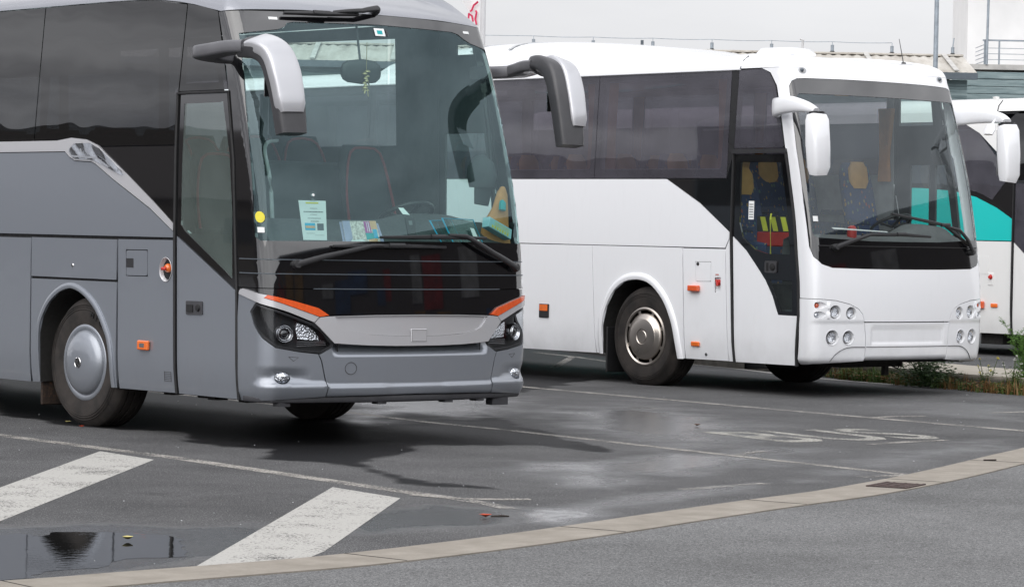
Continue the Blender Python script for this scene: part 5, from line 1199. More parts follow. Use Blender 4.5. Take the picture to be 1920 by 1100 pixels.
# ------------------------------------------------------------------ the ground: one sheet, finer where it is seen close
def seg_d(px, py, poly):
    n = len(poly); d = np.full(px.shape, 1e9); ins = np.zeros(px.shape, bool)
    for i in range(n):
        ax, ay = poly[i]; bx, by = poly[(i+1) % n]; ex, ey = bx-ax, by-ay
        t = np.clip(((px-ax)*ex+(py-ay)*ey)/(ex*ex+ey*ey+1e-12), 0, 1)
        d = np.minimum(d, np.hypot(px-ax-t*ex, py-ay-t*ey))
        c_ = ((ay > py) != (by > py)) & (px < (bx-ax)*(py-ay)/(by-ay+1e-12)+ax); ins ^= c_
    return np.where(ins, -d, d)
WET = [  # damp and standing water on the asphalt: outline, wetness, softness; the first patch also holds coach shade
 ([(16.09,27.72),(12.67,21.82),(12.76,21.27),(12.50,20.35),(12.98,19.47),(12.49,18.58),(12.54,17.74),(11.94,16.95),(12.33,16.55),(11.82,15.27),(11.67,14.64),(12.02,14.21),(12.22,14.44),(11.94,14.98),(12.33,15.85),(12.57,16.43),(13.33,16.91),(13.89,17.50),(14.65,17.08),(14.72,16.24),(15.08,16.76),(16.08,18.75),(17.03,20.61),(19.41,22.81),(23.32,25.31),(30.14,32.71),(25.03,33.89)], .62, .10),
 ([(13.57,16.04),(14.00,15.73),(15.24,16.28),(15.39,15.92),(16.33,16.35),(16.64,15.90),(15.08,14.98),(13.93,14.56),(13.60,14.73),(12.56,13.71),(12.51,14.16),(13.04,15.25)], .86, .30),
 ([(11.19,13.16),(11.48,13.30),(12.16,13.51),(12.85,13.77),(13.94,13.85),(13.59,13.59),(12.52,13.32),(11.53,12.72),(10.85,12.40),(10.80,12.67)], .84, .22),
 ([(11.11,13.06),(11.38,13.20),(11.56,13.07),(11.57,12.80),(10.97,12.50),(10.75,12.62)], .92, .08),
 ([(17.34,23.11),(18.97,22.29),(17.32,20.49),(16.14,19.82),(16.15,20.58),(14.82,19.31),(15.02,19.93)], .82, .45),
 ([(17.69,20.33),(19.63,21.29),(18.00,17.90),(16.05,16.18),(15.28,16.26),(15.98,17.45),(16.34,18.64)], .80, .55),
 ([(7.9,14.0),(8.50,13.82),(8.98,13.45),(9.39,13.32),(9.32,12.78),(8.46,12.10),(7.80,11.82),(6.90,11.7),(6.5,12.5)], .78, .14),
 ([(10.23,13.61),(10.98,13.76),(11.37,13.36),(10.66,12.51),(10.15,12.63),(9.57,12.64)], .78, .15),
 ([(14.14,13.75),(16.60,14.77),(18.15,15.30),(18.69,15.87),(17.03,15.42),(15.16,14.43)], .70, .3),
 ([(22.49,21.13),(22.80,19.10),(20.79,17.42),(20.63,18.69)], .5, .3)]
def axis(a, b, st, far):
    return np.array([-f for f in reversed(far)] + list(np.arange(a, b+1e-6, st)) + [f for f in far])
xs = np.concatenate([[-400, -120, -40, -10, 0, 4], np.arange(6, 26.01, .07), np.arange(26.4, 40, .5), [45, 60, 100, 200, 500]])
ys = np.concatenate([[-400, -120, -40, -10, 0, 6], np.arange(10, 25.01, .07), np.arange(25.4, 42, .5), [48, 60, 100, 200, 500]])
X_, Y_ = np.meshgrid(xs, ys, indexing='xy'); px, py = X_.ravel(), Y_.ravel()
fine = (px > 3) & (px < 42) & (py > 5) & (py < 44)
nz1 = np.zeros(px.shape); nz2 = np.zeros(px.shape)
for i in np.nonzero(fine)[0]:
    v = Vector((px[i], py[i], 0)); nz1[i] = noise.fractal(v*1.9, 1., 2., 4); nz2[i] = noise.fractal(v*.55+Vector((9, 3, 1)), 1., 2., 3)
damp_shade = np.clip(.10+.22*nz2, 0, .28); wet = np.zeros(px.shape)
for k_, (poly, lv, so_) in enumerate(WET):
    d = seg_d(px, py, poly)+nz1*(.10+so_*.45)
    f_ = lv*np.clip(.5-d/(2*so_), 0, 1)
    if k_ == 0: damp_shade = np.maximum(damp_shade, f_)
    else: wet = np.maximum(wet, f_)
damp_shade[~fine] = .1; wet[~fine] = 0
nx_, ny_ = len(xs), len(ys)
idx = np.arange(nx_*ny_).reshape(ny_, nx_)
Fq = np.stack([idx[:-1, :-1], idx[:-1, 1:], idx[1:, 1:], idx[1:, :-1]], -1).reshape(-1, 4)
me = bpy.data.meshes.new('ground'); me.from_pydata(np.stack([px, py, np.zeros(px.shape)], 1).tolist(), [], Fq.tolist()); me.update()
for n_, v_ in (('wet', wet), ('damp', damp_shade)):
    at = me.attributes.new(n_, 'FLOAT', 'POINT'); at.data.foreach_set('value', v_.astype(np.float32))
def asphalt(name, c0, c1, wetattr, speck=1.):
    t = NT(name); v = t.pos()
    n1 = t.noise(v, 90, 3, .7); n2 = t.noise(v, 1.3, 6, .6); n3 = t.n('ShaderNodeTexVoronoi', {0: v, 'Scale': 130.}).outputs
    base = t.mix(t.rng(n2, .3, .7, 0, 1), (*c0, 1), (*c1, 1))
    st = t.math('LESS_THAN', n3['Distance'], .36)
    sel = t.n('ShaderNodeSeparateColor', {0: n3['Color']}).outputs[0]
    base = t.mix(t.math('MULTIPLY', st, t.rng(sel, .45, 1, 0, .8*speck)), base, (.34, .335, .33, 1))
    g38 = t.noise(v, 95, 3, .8); base = t.mix(1., base, t.ramp(g38, [(.36, (.40,)*3), (.5, (.95,)*3), (.64, (1.7,)*3)]), 'MULTIPLY')
    base = t.mix(1., base, t.ramp(t.noise(t.scale(v, (1, 1, 1)), .45, 6, .65), [(.3, (.72,)*3), (.5, (.98,)*3), (.7, (1.14,)*3)]), 'MULTIPLY')
    bh = t.math('ADD', t.math('MULTIPLY', n1, .6), t.math('MULTIPLY', n3['Distance'], .7))
    crack = t.n('ShaderNodeTexVoronoi', {0: t.n('ShaderNodeVectorMath', {0: v, 1: t.n('ShaderNodeVectorMath', {0: t.n('ShaderNodeTexNoise', {'Vector': v, 'Scale': 1.5}).outputs['Color'], 3: .9}, operation='SCALE').outputs[0]}, operation='ADD').outputs[0], 'Scale': .42}, feature='DISTANCE_TO_EDGE').outputs[0]
    ck = t.math('MULTIPLY', t.math('LESS_THAN', crack, .004), t.rng(t.noise(v, .9, 2), .5, .56, 0, 1))
    base = t.mix(t.math('MULTIPLY', ck, .22 if wetattr else 0.), base, (.01, .01, .01, 1))
    if wetattr:
        jit = t.math('MULTIPLY', t.math('SUBTRACT', t.noise(v, 12, 6, .75), .5), .26)
        a = t.n('ShaderNodeAttribute', attribute_name='wet').outputs['Fac']; a = t.math('ADD', a, t.math('MULTIPLY', jit, t.rng(a, 0, .3, 0, 1)))
        b = t.math('ADD', t.n('ShaderNodeAttribute', attribute_name='damp').outputs['Fac'], jit)
        base = t.mix(t.math('MULTIPLY', t.rng(a, .25, .75, 0, 1), .45), base, (.012, .012, .014, 1))
        base = t.mix(t.math('MULTIPLY', t.rng(b, .36, .60, 0, 1), .9), base, (.004, .004, .005, 1))  # near-black tone also paints in coach shade and its dark reflection
        ro_ = t.ramp(a, [(.0, (.88,)*3), (.20, (.80,)*3), (.45, (.50,)*3), (.65, (.30,)*3), (.80, (.20,)*3), (.90, (.13,)*3), (.97, (.02,)*3)])
        ro_ = t.math('SUBTRACT', ro_, t.math('MULTIPLY', t.rng(b, .3, .62, 0, .35), t.rng(a, 0, .4, 1, 0)))
        bs_ = t.rng(a, .40, .97, .55, 0)
        nb = t.n('ShaderNodeBump', {'Height': bh, 'Strength': bs_, 'Distance': .006}).outputs[0]
        sp_ = t.math('MULTIPLY', t.ramp(a, [(.0, (.18,)*3), (.25, (.22,)*3), (.60, (.66,)*3)]), t.math('SUBTRACT', 1., t.math('MULTIPLY', t.rng(b, .3, .62, 0, .5), t.rng(a, .2, .6, 1, 0))))
        return t.done(t.pbr(Base_Color=base, Roughness=ro_, Normal=nb, **{'Specular IOR Level': sp_}))
    return t.done(t.pbr(Base_Color=base, Roughness=.9, Normal=t.bump(bh, .55, .006), **{'Specular IOR Level': .25}))
gd = link('ground', me, asphalt('car_park_asphalt', (.066, .066, .068), (.094, .094, .096), True), None); tag(gd, 'dark patchy asphalt of the car park', None, None, 'structure')
def strip(outl, inl, z0, z1):
    V = []; n = len(outl)
    for a, b in zip(outl, inl): V += [(a[0], a[1], z0), (a[0], a[1], z1), (b[0], b[1], z1), (b[0], b[1], z0)]
    return V, [(4*i+j, 4*i+j+1, 4*i+j+5, 4*i+j+4) for i in range(n-1) for j in range(3)]
KO = [(3.0, 12.1), (5.0, 11.80), (6.87, 11.70), (7.49, 11.72), (8.13, 11.74), (8.71, 11.78), (9.54, 11.95), (10.47, 12.20), (11.65, 12.58), (12.85, 12.95), (13.74, 13.20), (14.83, 13.62), (15.69, 14.00), (16.47, 14.37), (17.23, 14.74), (18.00, 15.10), (20, 16.1), (23, 17.6), (28, 20.2), (40, 26.5)]
KO = [tuple(q)[:2] for q in spline([(a, b, 0) for a, b in KO], 4)]
KI = []
for i, p in enumerate(KO):
    a = Vector(KO[max(i-1, 0)]); b = Vector(KO[min(i+1, len(KO)-1)]); d = (b-a).normalized(); n = Vector((d.y, -d.x)); q = Vector(p)+n*.42; KI.append((q.x, q.y))
t = NT('pale_kerb_concrete'); v = t.pos(); n = t.noise(v, 4, 7, .65); n2 = t.noise(v, 70, 3)
kc = t.mix(t.rng(n2, .4, .75, 0, .6), t.ramp(n, [(.3, (.19, .17, .14)), (.55, (.26, .235, .20)), (.75, (.32, .29, .25))]), (.22, .19, .16, 1))
M['kerb'] = t.done(t.pbr(Base_Color=kc, Roughness=.85, Normal=t.bump(n2, .4, .004)))
g = Geo(); V, F_ = strip(KO, KI, 0, .012); g.add(V, F_); o = g.build('kerb_strip', M['kerb'], None, 30); tag(o, 'pale concrete kerb strip curving across the foreground', None, None, 'structure')
g = Geo(); acc = 0
for i in range(len(KO)-1):
    acc += (Vector(KO[i+1])-Vector(KO[i])).length
    if acc > 1.95:
        acc = 0; a = Vector((*KO[i], .0135)); b = Vector((*KI[i], .0135)); g.sweep([a, b], (.0025, .001), n=4)
o = g.build('kerb_joint', M['liner'], o, 0)
V = [(a, b, .005) for a, b in KI] + [(90, -60, .005), (60, -200, .005), (-200, -200, .005), (-200, 13, .005)]
g = Geo(); g.add(V, tess([(a, b) for a, b, c_ in V])); rd = g.build('road', asphalt('road_asphalt', (.118, .119, .12), (.145, .146, .147), False, 1.1), None, 0); tag(rd, 'smooth lighter grey road surface in the foreground', None, None, 'structure')
# worn paint
def road_paint(name, thr, col=(.60, .58, .54)):
    t = NT(name); v = t.pos(); n = t.noise(v, 48, 4, .8); n2 = t.noise(v, 3.0, 5, .6)
    a = t.math('ADD', t.math('MULTIPLY', n, .62), t.math('MULTIPLY', n2, .38))
    k = t.rng(a, thr-.05, thr+.05, 0, 1)
    c = t.mix(t.rng(n2, .3, .7, 0, .5), (*col, 1), (*[x*.72 for x in col], 1))
    p = t.pbr(Base_Color=c, Roughness=.8)
    return t.done(t.n('ShaderNodeMixShader', {0: k, 1: t.n('ShaderNodeBsdfTransparent').outputs[0], 2: p.outputs[0]}))
M['paint_line'] = road_paint('worn_line_paint', .49, (.36, .34, .31)); M['paint_zebra'] = road_paint('worn_stripe_paint', .43, (.42, .41, .385)); M['paint_letter'] = road_paint('worn_letter_paint', .485, (.38, .37, .335)); M['paint_faint'] = road_paint('faint_line_paint', .53, (.42, .40, .37))
def ribbon(pts, w_, z=.004):
    z *= .4
    P = [Vector((*p, 0)) for p in pts]; V = []; n = len(P)
    for i, p in enumerate(P):
        d = (P[min(i+1, n-1)]-P[max(i-1, 0)]).normalized(); s_ = Vector((-d.y, d.x, 0))*w_/2
        V += [(*(p+s_).xy, z), (*(p-s_).xy, z)]
    return V, [(2*i+1, 2*i+3, 2*i+2, 2*i) for i in range(n-1)]
def line(name, pts, w_, mat, z=.004):
    g = Geo(); V, F_ = ribbon(pts, w_, z); g.add(V, F_); o = g.build(name, M[mat], None, 0); tag(o, None, None, None, 'structure'); return o
line('bay_line', [(11.62, 30), (11.57, 19.75), (11.57, 17.4), (11.42, 15.2), (11.36, 14.15)], .14, 'paint_line')
line('bay_line_end', [(11.30, 14.3), (11.36, 13.98), (11.50, 13.83), (11.74, 13.70)], .11, 'paint_line', .0075)
line('bay_line_end', [(11.36, 14.2), (11.33, 13.7), (11.22, 13.25)], .12, 'paint_faint', .0095)
line('bay_line', [(16.0, 30), (15.80, 21.2), (15.62, 19.6), (15.62, 18.5), (15.45, 16.2), (15.32, 13.9)], .10, 'paint_line')
line('bay_line_end', [(15.50, 15.7), (15.70, 15.83), (15.94, 15.89)], .08, 'paint_line', .0075); line('bay_line_end', [(14.86, 13.88), (15.30, 13.84)], .10, 'paint_line', .0075)
line('bay_line_end', [(13.05, 13.76), (13.90, 13.83)], .10, 'paint_faint', .006)
line('bay_line', [(20.3, 30), (20.08, 23.7), (19.93, 20.8), (19.83, 18.6), (19.78, 16.5)], .12, 'paint_line')
line('bay_line_end', [(19.82, 18.39), (20.1, 18.42), (20.47, 18.32)], .09, 'paint_line', .0075); line('bay_line_end', [(21.50, 18.42), (21.95, 18.40), (22.4, 18.45)], .10, 'paint_line'); line('bay_line_end', [(17.28, 16.05), (17.8, 16.10), (18.24, 16.10)], .10, 'paint_line')
line('edge_line', [(26.2, 29), (25.45, 25.9), (24.70, 24.0), (24.52, 22.29), (24.42, 20.4), (24.40, 17)], .12, 'paint_zebra')
line('edge_line', [(23.2, 26.7), (24.36, 27.85), (25.53, 29.0)], .10, 'paint_line'); line('edge_line', [(25.9, 30.2), (25.5, 28.9), (25.1, 27.9), (24.4, 26.2)], .10, 'paint_line')
for q in ([(11.41, 18.08), (11.34, 17.27), (8.27, 14.11), (6.5, 12.3), (6.3, 12.72), (9.32, 15.90)], [(11.16, 14.95), (11.08, 14.15), (8.93, 12.02), (8.66, 11.80), (7.96, 11.76)]):
    g = Geo(); V = [(a, b, .0018) for a, b in q]; g.add(V, tess(q)); o = g.build('hatching_stripe', M['paint_zebra'], None, 0); tag(o, None, None, None, 'structure')
mt = Matrix.Translation((17.68, 16.88, .002)) @ Matrix.Rotation(math.radians(-9), 4, 'Z')
o = text_mesh('bay_lettering', 'BUS', 1.0, M['paint_letter'], None, mt @ Matrix.Diagonal((1.02, 1.70, 1, 1)), 0, 1., .014); tag(o, None, None, None, 'structure')
# the puddle
PD = [(6.3, 12.9), (7.90, 13.52), (8.03, 13.34), (8.25, 13.49), (8.46, 13.34), (8.60, 13.15), (8.63, 12.83), (8.47, 12.55), (8.21, 12.24), (8.04, 12.14), (7.77, 12.15), (7.52, 12.02), (7.29, 12.02), (7.14, 11.82), (6.6, 11.82), (5.9, 12.2)]
PDs = []
for q in spline([(a, b, 0) for a, b in PD+PD[:1]], 9)[:-1]:
    v_ = Vector((q.x*3.1, q.y*3.1, 4)); PDs.append((q.x+.10*noise.fractal(v_, 1, 2, 4), q.y+.10*noise.fractal(v_+Vector((7, 1, 2)), 1, 2, 4)))
t = NT('puddle_water'); v = t.pos()
p = t.pbr(Base_Color=(.012, .012, .012), Roughness=.015, Normal=t.bump(t.noise(t.scale(v, (1, 1, 1)), 16, 3), .035, .01), IOR=1.45)
M['water'] = t.done(p)
g = Geo(); g.add([(a, b, .001) for a, b in PDs], tess(PDs)); o = g.build('puddle', M['water'], None, 0); tag(o, 'rain puddle mirroring the grey coach at the lower left', None, None, 'structure')
# the island kerb beside the white coach
isl = [(24.42, 15.5), (24.45, 19.0), (24.50, 21.0), (24.86, 22.98), (25.08, 23.86), (25.5, 26.2), (26.6, 30), (28.6, 35)]
g = Geo(); IO = [tuple(q)[:2] for q in spline([(a, b, 0) for a, b in isl], 4)]; II = [(a+1.35, b-.35) for a, b in IO]; V, F_ = strip(IO, II, 0, .17); g.add(V, F_)
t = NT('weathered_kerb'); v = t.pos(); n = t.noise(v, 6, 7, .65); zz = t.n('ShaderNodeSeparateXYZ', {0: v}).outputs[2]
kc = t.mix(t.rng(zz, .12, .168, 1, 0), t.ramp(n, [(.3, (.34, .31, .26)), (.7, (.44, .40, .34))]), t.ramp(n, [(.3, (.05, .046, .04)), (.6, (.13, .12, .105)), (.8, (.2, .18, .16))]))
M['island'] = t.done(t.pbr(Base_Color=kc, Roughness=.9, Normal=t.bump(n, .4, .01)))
o = g.build('kerb', M['island'], None, 30); tag(o, 'weathered concrete kerb of the island beside the white coach', None, None, 'structure')
# drain grating in the kerb strip
dg = empty('drain_grate', (14.48, 13.20, .012), math.radians(22)); dg.scale = (.8, .8, 1); tag(dg, 'rusty iron drain grating set in the pale kerb strip', 'drain')
M['iron'] = plain('rusty_iron', (.075, .05, .045), .75, .2, .4, scale=30)
g = Geo()
for k in range(8): g.box((-.21+.06*k, 0, .0035), (.022, .30, .007))
for k in range(3): g.box((0, -.10+.10*k, .004), (.46, .02, .008))
g.box((0, -.16, .004), (.48, .025, .009)); g.box((0, .16, .004), (.48, .025, .009)); g.build('grating', M['iron'], dg, 0)
g = Geo(); g.box((0, 0, .0012), (.48, .32, .002)); g.build('drain_hole', M['liner'], dg, 0)
# litter
def leaf(loc, r_, col, label, cat='leaf', curl=.5, name='fallen_leaf', rz=0.):
    V = []; n = 9
    for i in range(n):
        u = i/(n-1); w_ = r_*.5*math.sin(PI*u)**.8
        for k in (-1, 0, 1): V.append((r_*(u-.5), k*w_, .004+curl*r_*((u-.5)**2*2+.5*k*k*math.sin(PI*u))))
    g = Geo(); g.add(V, [(3*i+j, 3*i+j+1, 3*i+j+4, 3*i+j+3) for i in range(n-1) for j in range(2)], Matrix.Translation(loc) @ Matrix.Rotation(rz, 4, 'Z'))
    o = g.build(name, M[col], None, 60); tag(o, label, cat); return o
M['leaf_red'] = plain('red_leaf', (.42, .05, .015), .6); M['leaf_yellow'] = plain('yellow_leaf', (.55, .48, .18), .6); M['leaf_brown'] = plain('brown_leaf', (.13, .06, .03), .8); M['twig'] = plain('dark_twig', (.03, .022, .018), .9)
leaf((10.75, 12.94, .004), .075, 'leaf_red', 'curled red leaf on the wet asphalt near the kerb strip', curl=.42, rz=1.3)
leaf((8.33, 12.92, .007), .06, 'leaf_yellow', 'yellow leaf floating in the puddle', curl=.5, rz=-.4)
leaf((17.45, 18.2, .003), .06, 'leaf_brown', 'brown leaf on the asphalt left of the painted letters', rz=.3)
leaf((12.75, 20.7, .003), .05, 'leaf_yellow', 'small pale scrap beside the grey coach front wheel', 'litter', name='litter_scrap'); leaf((12.57, 20.2, .003), .045, 'leaf_red', 'small red scrap beside the grey coach front wheel', 'litter', name='litter_scrap', rz=1.)
g = Geo(); g.sweep([(10.83, 12.985, .004), (10.88, 12.955, .007), (10.925, 12.94, .004)], [(.006, .004), (.010, .006), (.007, .004)], n=7); o = g.build('stick', M['twig'], None, 40); tag(o, 'dark wet stick lying beside the curled red leaf', 'stick')
g = Geo(); g.sweep([(16.70, 14.36, .018), (16.80, 14.33, .018)], (.007, .006), n=7); o = g.build('stick', M['twig'], None, 40); tag(o, 'short dark stick lying on the kerb strip at the right', 'stick')
# pebbles and grit on the asphalt
g = Geo(); 
for k in range(170):
    x, y = random.uniform(7, 24), random.uniform(12, 23)
    r_ = random.uniform(.0025, .006)
    g.dome(r_, r_*.8, Matrix.Translation((x, y, .0)), 6, None, 2)
o = g.build('grit', M['interior_light'], None, 0); tag(o, 'pale grit scattered over the asphalt', 'grit', None, 'stuff')
# ------------------------------------------------------------------ weeds along the island
def green(name, c0, c1):
    t = NT(name); v = t.obj(); n = t.noise(v, 12, 3); 
    c = t.mix(t.rng(n, .3, .7, 0, 1), (*c0, 1), (*c1, 1))
    d = t.n('ShaderNodeBsdfTranslucent', {0: c}); p = t.pbr(Base_Color=c, Roughness=.6)
    return t.done(t.n('ShaderNodeMixShader', {0: .25, 1: p.outputs[0], 2: d.outputs[0]}))
M['grass'] = green('weed_green', (.045, .085, .018), (.10, .15, .03)); M['grass_dry'] = green('dry_weed', (.16, .07, .025), (.22, .14, .05)); M['bush'] = green('bush_green', (.025, .055, .018), (.055, .10, .03)); M['fern'] = green('feathery_green', (.06, .14, .02), (.13, .26, .05)); M['flower'] = green('yellow_flower', (.6, .5, .03), (.75, .65, .1)); M['flower_white'] = green('white_flower', (.6, .6, .55), (.7, .7, .66))
def blades(g, c, r_, n, h_, w_=.006, lean=.5):
    for k in range(n):
        a = random.uniform(0, 2*PI); d = random.uniform(0, r_); x, y = c[0]+d*math.cos(a), c[1]+d*math.sin(a); hh = h_*random.uniform(.4, 1.1); b = random.uniform(0, 2*PI); l = lean*hh*random.uniform(.1, 1)
        dx, dy = math.cos(b)*l, math.sin(b)*l; ox, oy = -math.sin(b)*w_, math.cos(b)*w_
        V = [(x-ox, y-oy, c[2]), (x+ox, y+oy, c[2]), (x+dx*.4+ox*.8, y+dy*.4+oy*.8, c[2]+hh*.6), (x+dx*.4-ox*.8, y+dy*.4-oy*.8, c[2]+hh*.6), (x+dx, y+dy, c[2]+hh)]
        g.add(V, [(0, 1, 2, 3), (3, 2, 4)])
def leaves(g, c, rad, n, s_, flat=1.):
    for k in range(n):
        a = random.uniform(0, 2*PI); u = random.uniform(-1, 1); r_ = random.random()**.5
        q = Vector((math.sqrt(1-u*u)*math.cos(a)*rad[0], math.sqrt(1-u*u)*math.sin(a)*rad[1], u*rad[2]))*r_+Vector(c)
        if q.z < .005: continue
        m = Matrix.Translation(q) @ Matrix.Rotation(random.uniform(0, 6.3), 4, 'Z') @ Matrix.Rotation(random.uniform(-1.2, 1.2), 4, 'X')
        e = s_*random.uniform(.6, 1.3); g.add([(-e, 0, 0), (0, -e*.38, 0), (e, 0, e*.15), (0, e*.38, 0)], [(0, 1, 2, 3)], m)
def along(t_):
    t_ *= (len(IO)-1); i = min(int(t_), len(IO)-2); f = t_-i; return (IO[i][0]*(1-f)+IO[i+1][0]*f, IO[i][1]*(1-f)+IO[i+1][1]*f)
g = Geo(); g2 = Geo()
for k in range(520):
    x, y = along(random.uniform(.12, .62)); dens = .35+.65*max(0, noise.noise(Vector((y*.9, 0, 3)))+.3)
    if random.random() > dens: continue
    c_ = (x-random.uniform(.02, .22), y, 0)
    (blades if random.random() < .55 else (lambda G, c, r_, n, h_: leaves(G, (c[0], c[1], .06), (.10, .12, .07), n*2, .018)))(g if random.random() < .55 else g2, c_, .09, 14, random.uniform(.06, .2))
o = g.build('grass', M['grass'], None, 0); tag(o, 'green grass and weeds along the foot of the island kerb', 'grass', None, 'stuff')
o = g2.build('dry_weeds', M['grass_dry'], None, 0); tag(o, 'reddish dry weeds along the foot of the island kerb', 'weeds', None, 'stuff')
def plant(name, label, base, builder):
    e = empty(name, base); tag(e, label, 'plant'); builder(e); return e
def bush_b(e):
    g = Geo(); 
    for k in range(60):
        a = random.uniform(0, 6.3); l = random.uniform(.1, .36); q = Vector((math.cos(a)*l*.7, math.sin(a)*l*.7, l*1.05+.03)); g.sweep([(0, 0, 0), q*.6, q], [(.004, .004), (.003, .003), (.0015, .0015)], n=4)
    g.build('stem', M['bush'], e, 0)
    g = Geo(); leaves(g, (0, 0, .20), (.26, .38, .24), 1300, .024); leaves(g, (0, -.1, .1), (.34, .6, .13), 900, .022); g.build('foliage', M['bush'], e, 0)
    g = Geo()
    for k in range(16): leaves(g, (random.uniform(-.2, .2), random.uniform(-.34, .34), random.uniform(.34, .46)), (.015, .015, .012), 8, .012)
    g.build('flower', M['flower'], e, 0)
plant('bush', 'dark green bush with small yellow flowers at the foot of the island kerb', (24.52, 21.95, 0), bush_b)
def flower_b(n, col):
    def f(e):
        g = Geo(); fl = Geo()
        for k in range(n):
            a = random.uniform(0, 6.3); q = Vector((math.cos(a)*.1, math.sin(a)*.12, random.uniform(.2, .42))); g.sweep([(q.x*.2, q.y*.2, 0), q*.6, q], (.003, .003), n=4); leaves(fl, q, (.018, .018, .014), 9, .012)
            leaves(g, q*.5, (.07, .07, .12), 26, .018)
        g.build('foliage', M['grass'], e, 0); fl.build('flower', M[col], e, 0)
    return f
plant('weed', 'upright weed with yellow flowers under the white coach front corner', (24.50, 21.05, 0), flower_b(7, 'flower'))
plant('weed', 'low weed with small white flowers at the right part of the kerb', (24.40, 20.62, 0), flower_b(9, 'flower_white'))
def tall_b(e):
    g = Geo(); f = Geo()
    for k in range(11):
        a = random.uniform(0, 6.3); hh = random.uniform(.32, .85); l = random.uniform(.05, .28); P = spline([(0, 0, 0), (math.cos(a)*l*.3, math.sin(a)*l*.3, hh*.5), (math.cos(a)*l, math.sin(a)*l, hh)], 6)
        n = len(P); g.sweep(P, [(.006*(1-.75*i/n), .006*(1-.75*i/n)) for i in range(n)], n=5)
        for i, q in enumerate(P):
            if i < 3: continue
            for j in range(3):
                b = random.uniform(0, 6.3); d = Vector((math.cos(b), math.sin(b), random.uniform(.5, 1.2))).normalized()*random.uniform(.06, .17)*(1.15-.6*i/n); g.sweep([q, q+d], (.0018, .0018), n=4)
                for u in (.35, .6, .85, 1.): leaves(f, q+d*u, (.022, .022, .022), 4, .011)
    g.build('stem', M['fern'], e, 0); f.build('foliage', M['fern'], e, 0)
plant('tall_weed', 'tall feathery bright green weed at the right edge of the picture', (24.62, 20.62, 0), tall_b)
# ------------------------------------------------------------------ the buildings behind (their own axes: u to the right, v away)
BA = -YAW
def UV(u, v, z=0): return (math.cos(YAW)*u+math.sin(YAW)*v, -math.sin(YAW)*u+math.cos(YAW)*v, z)
def bld(name, u, v, label, cat, z=0): e = empty(name, UV(u, v, z), BA); tag(e, label, cat); return e
t = NT('old_fibre_cement'); v = t.obj(); n = t.noise(t.scale(v, (1, .25, 1)), 3, 7, .65); 
M['roofing'] = t.done(t.pbr(Base_Color=t.ramp(n, [(.25, (.20, .18, .155)), (.45, (.42, .395, .355)), (.7, (.56, .54, .50))]), Roughness=.9))
t = NT('weathered_boards'); v = t.obj(); n = t.noise(t.scale(v, (.35, 1, 5)), 4, 7, .65); 
M['boards'] = t.done(t.pbr(Base_Color=t.ramp(n, [(.28, (.08, .115, .125)), (.5, (.21, .275, .285)), (.75, (.33, .40, .405))]), Roughness=.85))
M['render'] = plain('white_render', (.72, .72, .72), .9, var=.06, scale=1.5); M['render2'] = plain('pale_grey_render', (.55, .55, .56), .9, var=.06, scale=1.5); M['slab'] = plain('pale_concrete', (.46, .45, .43), .9, var=.2, scale=4)
sh = bld('shed', -10, 55, 'long low shed with a corrugated fibre cement roof behind the coaches', 'shed')
W_ = 18.3; V = []; F_ = []; n = int(W_/.045); prev = None
for i in range(n+1):
    x = W_*i/n; c_ = .013*math.sin(2*PI*x/.177)
    V += [(x, -1.75, 4.62+c_), (x, 0, 5.02+c_), (x, 6, 3.7+c_)]
for i in range(n): F_ += [(3*i+j, 3*i+3+j, 3*i+4+j, 3*i+1+j) for j in range(2)]
g = Geo(); g.add(V, F_); g.build('roof', M['roofing'], sh, 60)
g = Geo()
for k in range(13): g.sweep([(W_*(k+.35)/12.6, -1.76, 4.66), (W_*(k+.35)/12.6, -.02, 5.06)], (.05, .012), n=6)
g.build('roof_batten', M['slab'], sh, 0)
g = Geo(); g.sweep([(0, .02, 5.035), (W_, .02, 5.035)], (.11, .025), n=8); g.build('ridge_cap', M['roofing'], sh, 40)
g = Geo(); g.box((W_/2, -1.5, 2.2), (W_-.3, .2, 4.6)); g.build('wall', M['boards'], sh, 0)
g = Geo(); g.box((W_/2, -1.8, 4.56), (W_, .12, .12)); g.build('gutter', M['darkmetal'], sh, 0)
def rod(u, z, label):
    e = bld('wire_post', u, 55, label, 'post', z); e['group'] = 'posts carrying the wire along the shed roof'
    g = Geo(); g.sweep([(0, 0, .03), (0, 0, .17)], (.032, .032), n=10, p=2); g.build('post', M['galv'], e, 40)
    g = Geo(); g.lathe([(.085, -.02), (.06, .03), (.033, .06)], None, 14); g.build('foot', M['rubber'], e, 40)
    g = Geo(); g.sweep([(0, 0, .17), (0, 0, .23)], (.006, .006), n=6); g.build('spike', M['galv'], e, 0); return e
U = [.31, 1.42, 2.53, 3.63, 4.74, 5.87, 6.98]
for k, u in enumerate(U): rod(u, 5.02, ['grey wire post on the shed roof nearest the grey coach', 'grey wire post second from the grey coach along the shed roof', 'grey wire post just right of the dark pipe stub', 'grey wire post in the middle of the row on the shed roof', 'grey wire post left of the bent white vent pipe', 'grey wire post right of the bent white vent pipe', 'last wire post, where the wire over the shed roof ends'][k])
g = Geo()
for a, b in zip([-6.]+U[:-1], U): g.sweep([UV(a+(b-a)*q, 55, 5.25-.012*math.sin(PI*q)) for q in (0, .25, .5, .75, 1)], (.006, .006), n=5)
o = g.build('wire', M['galv'], None, 0); tag(o, 'thin wire strung along posts above the shed roof', 'wire')
e = bld('pipe_stub', 2.33, 55, 'short dark pipe stub on the shed roof', 'pipe', 5.02); g = Geo(); g.sweep([(0, 0, 0), (0, 0, .19)], (.03, .03), n=8, p=2); g.build('pipe', M['darkmetal'], e, 40)
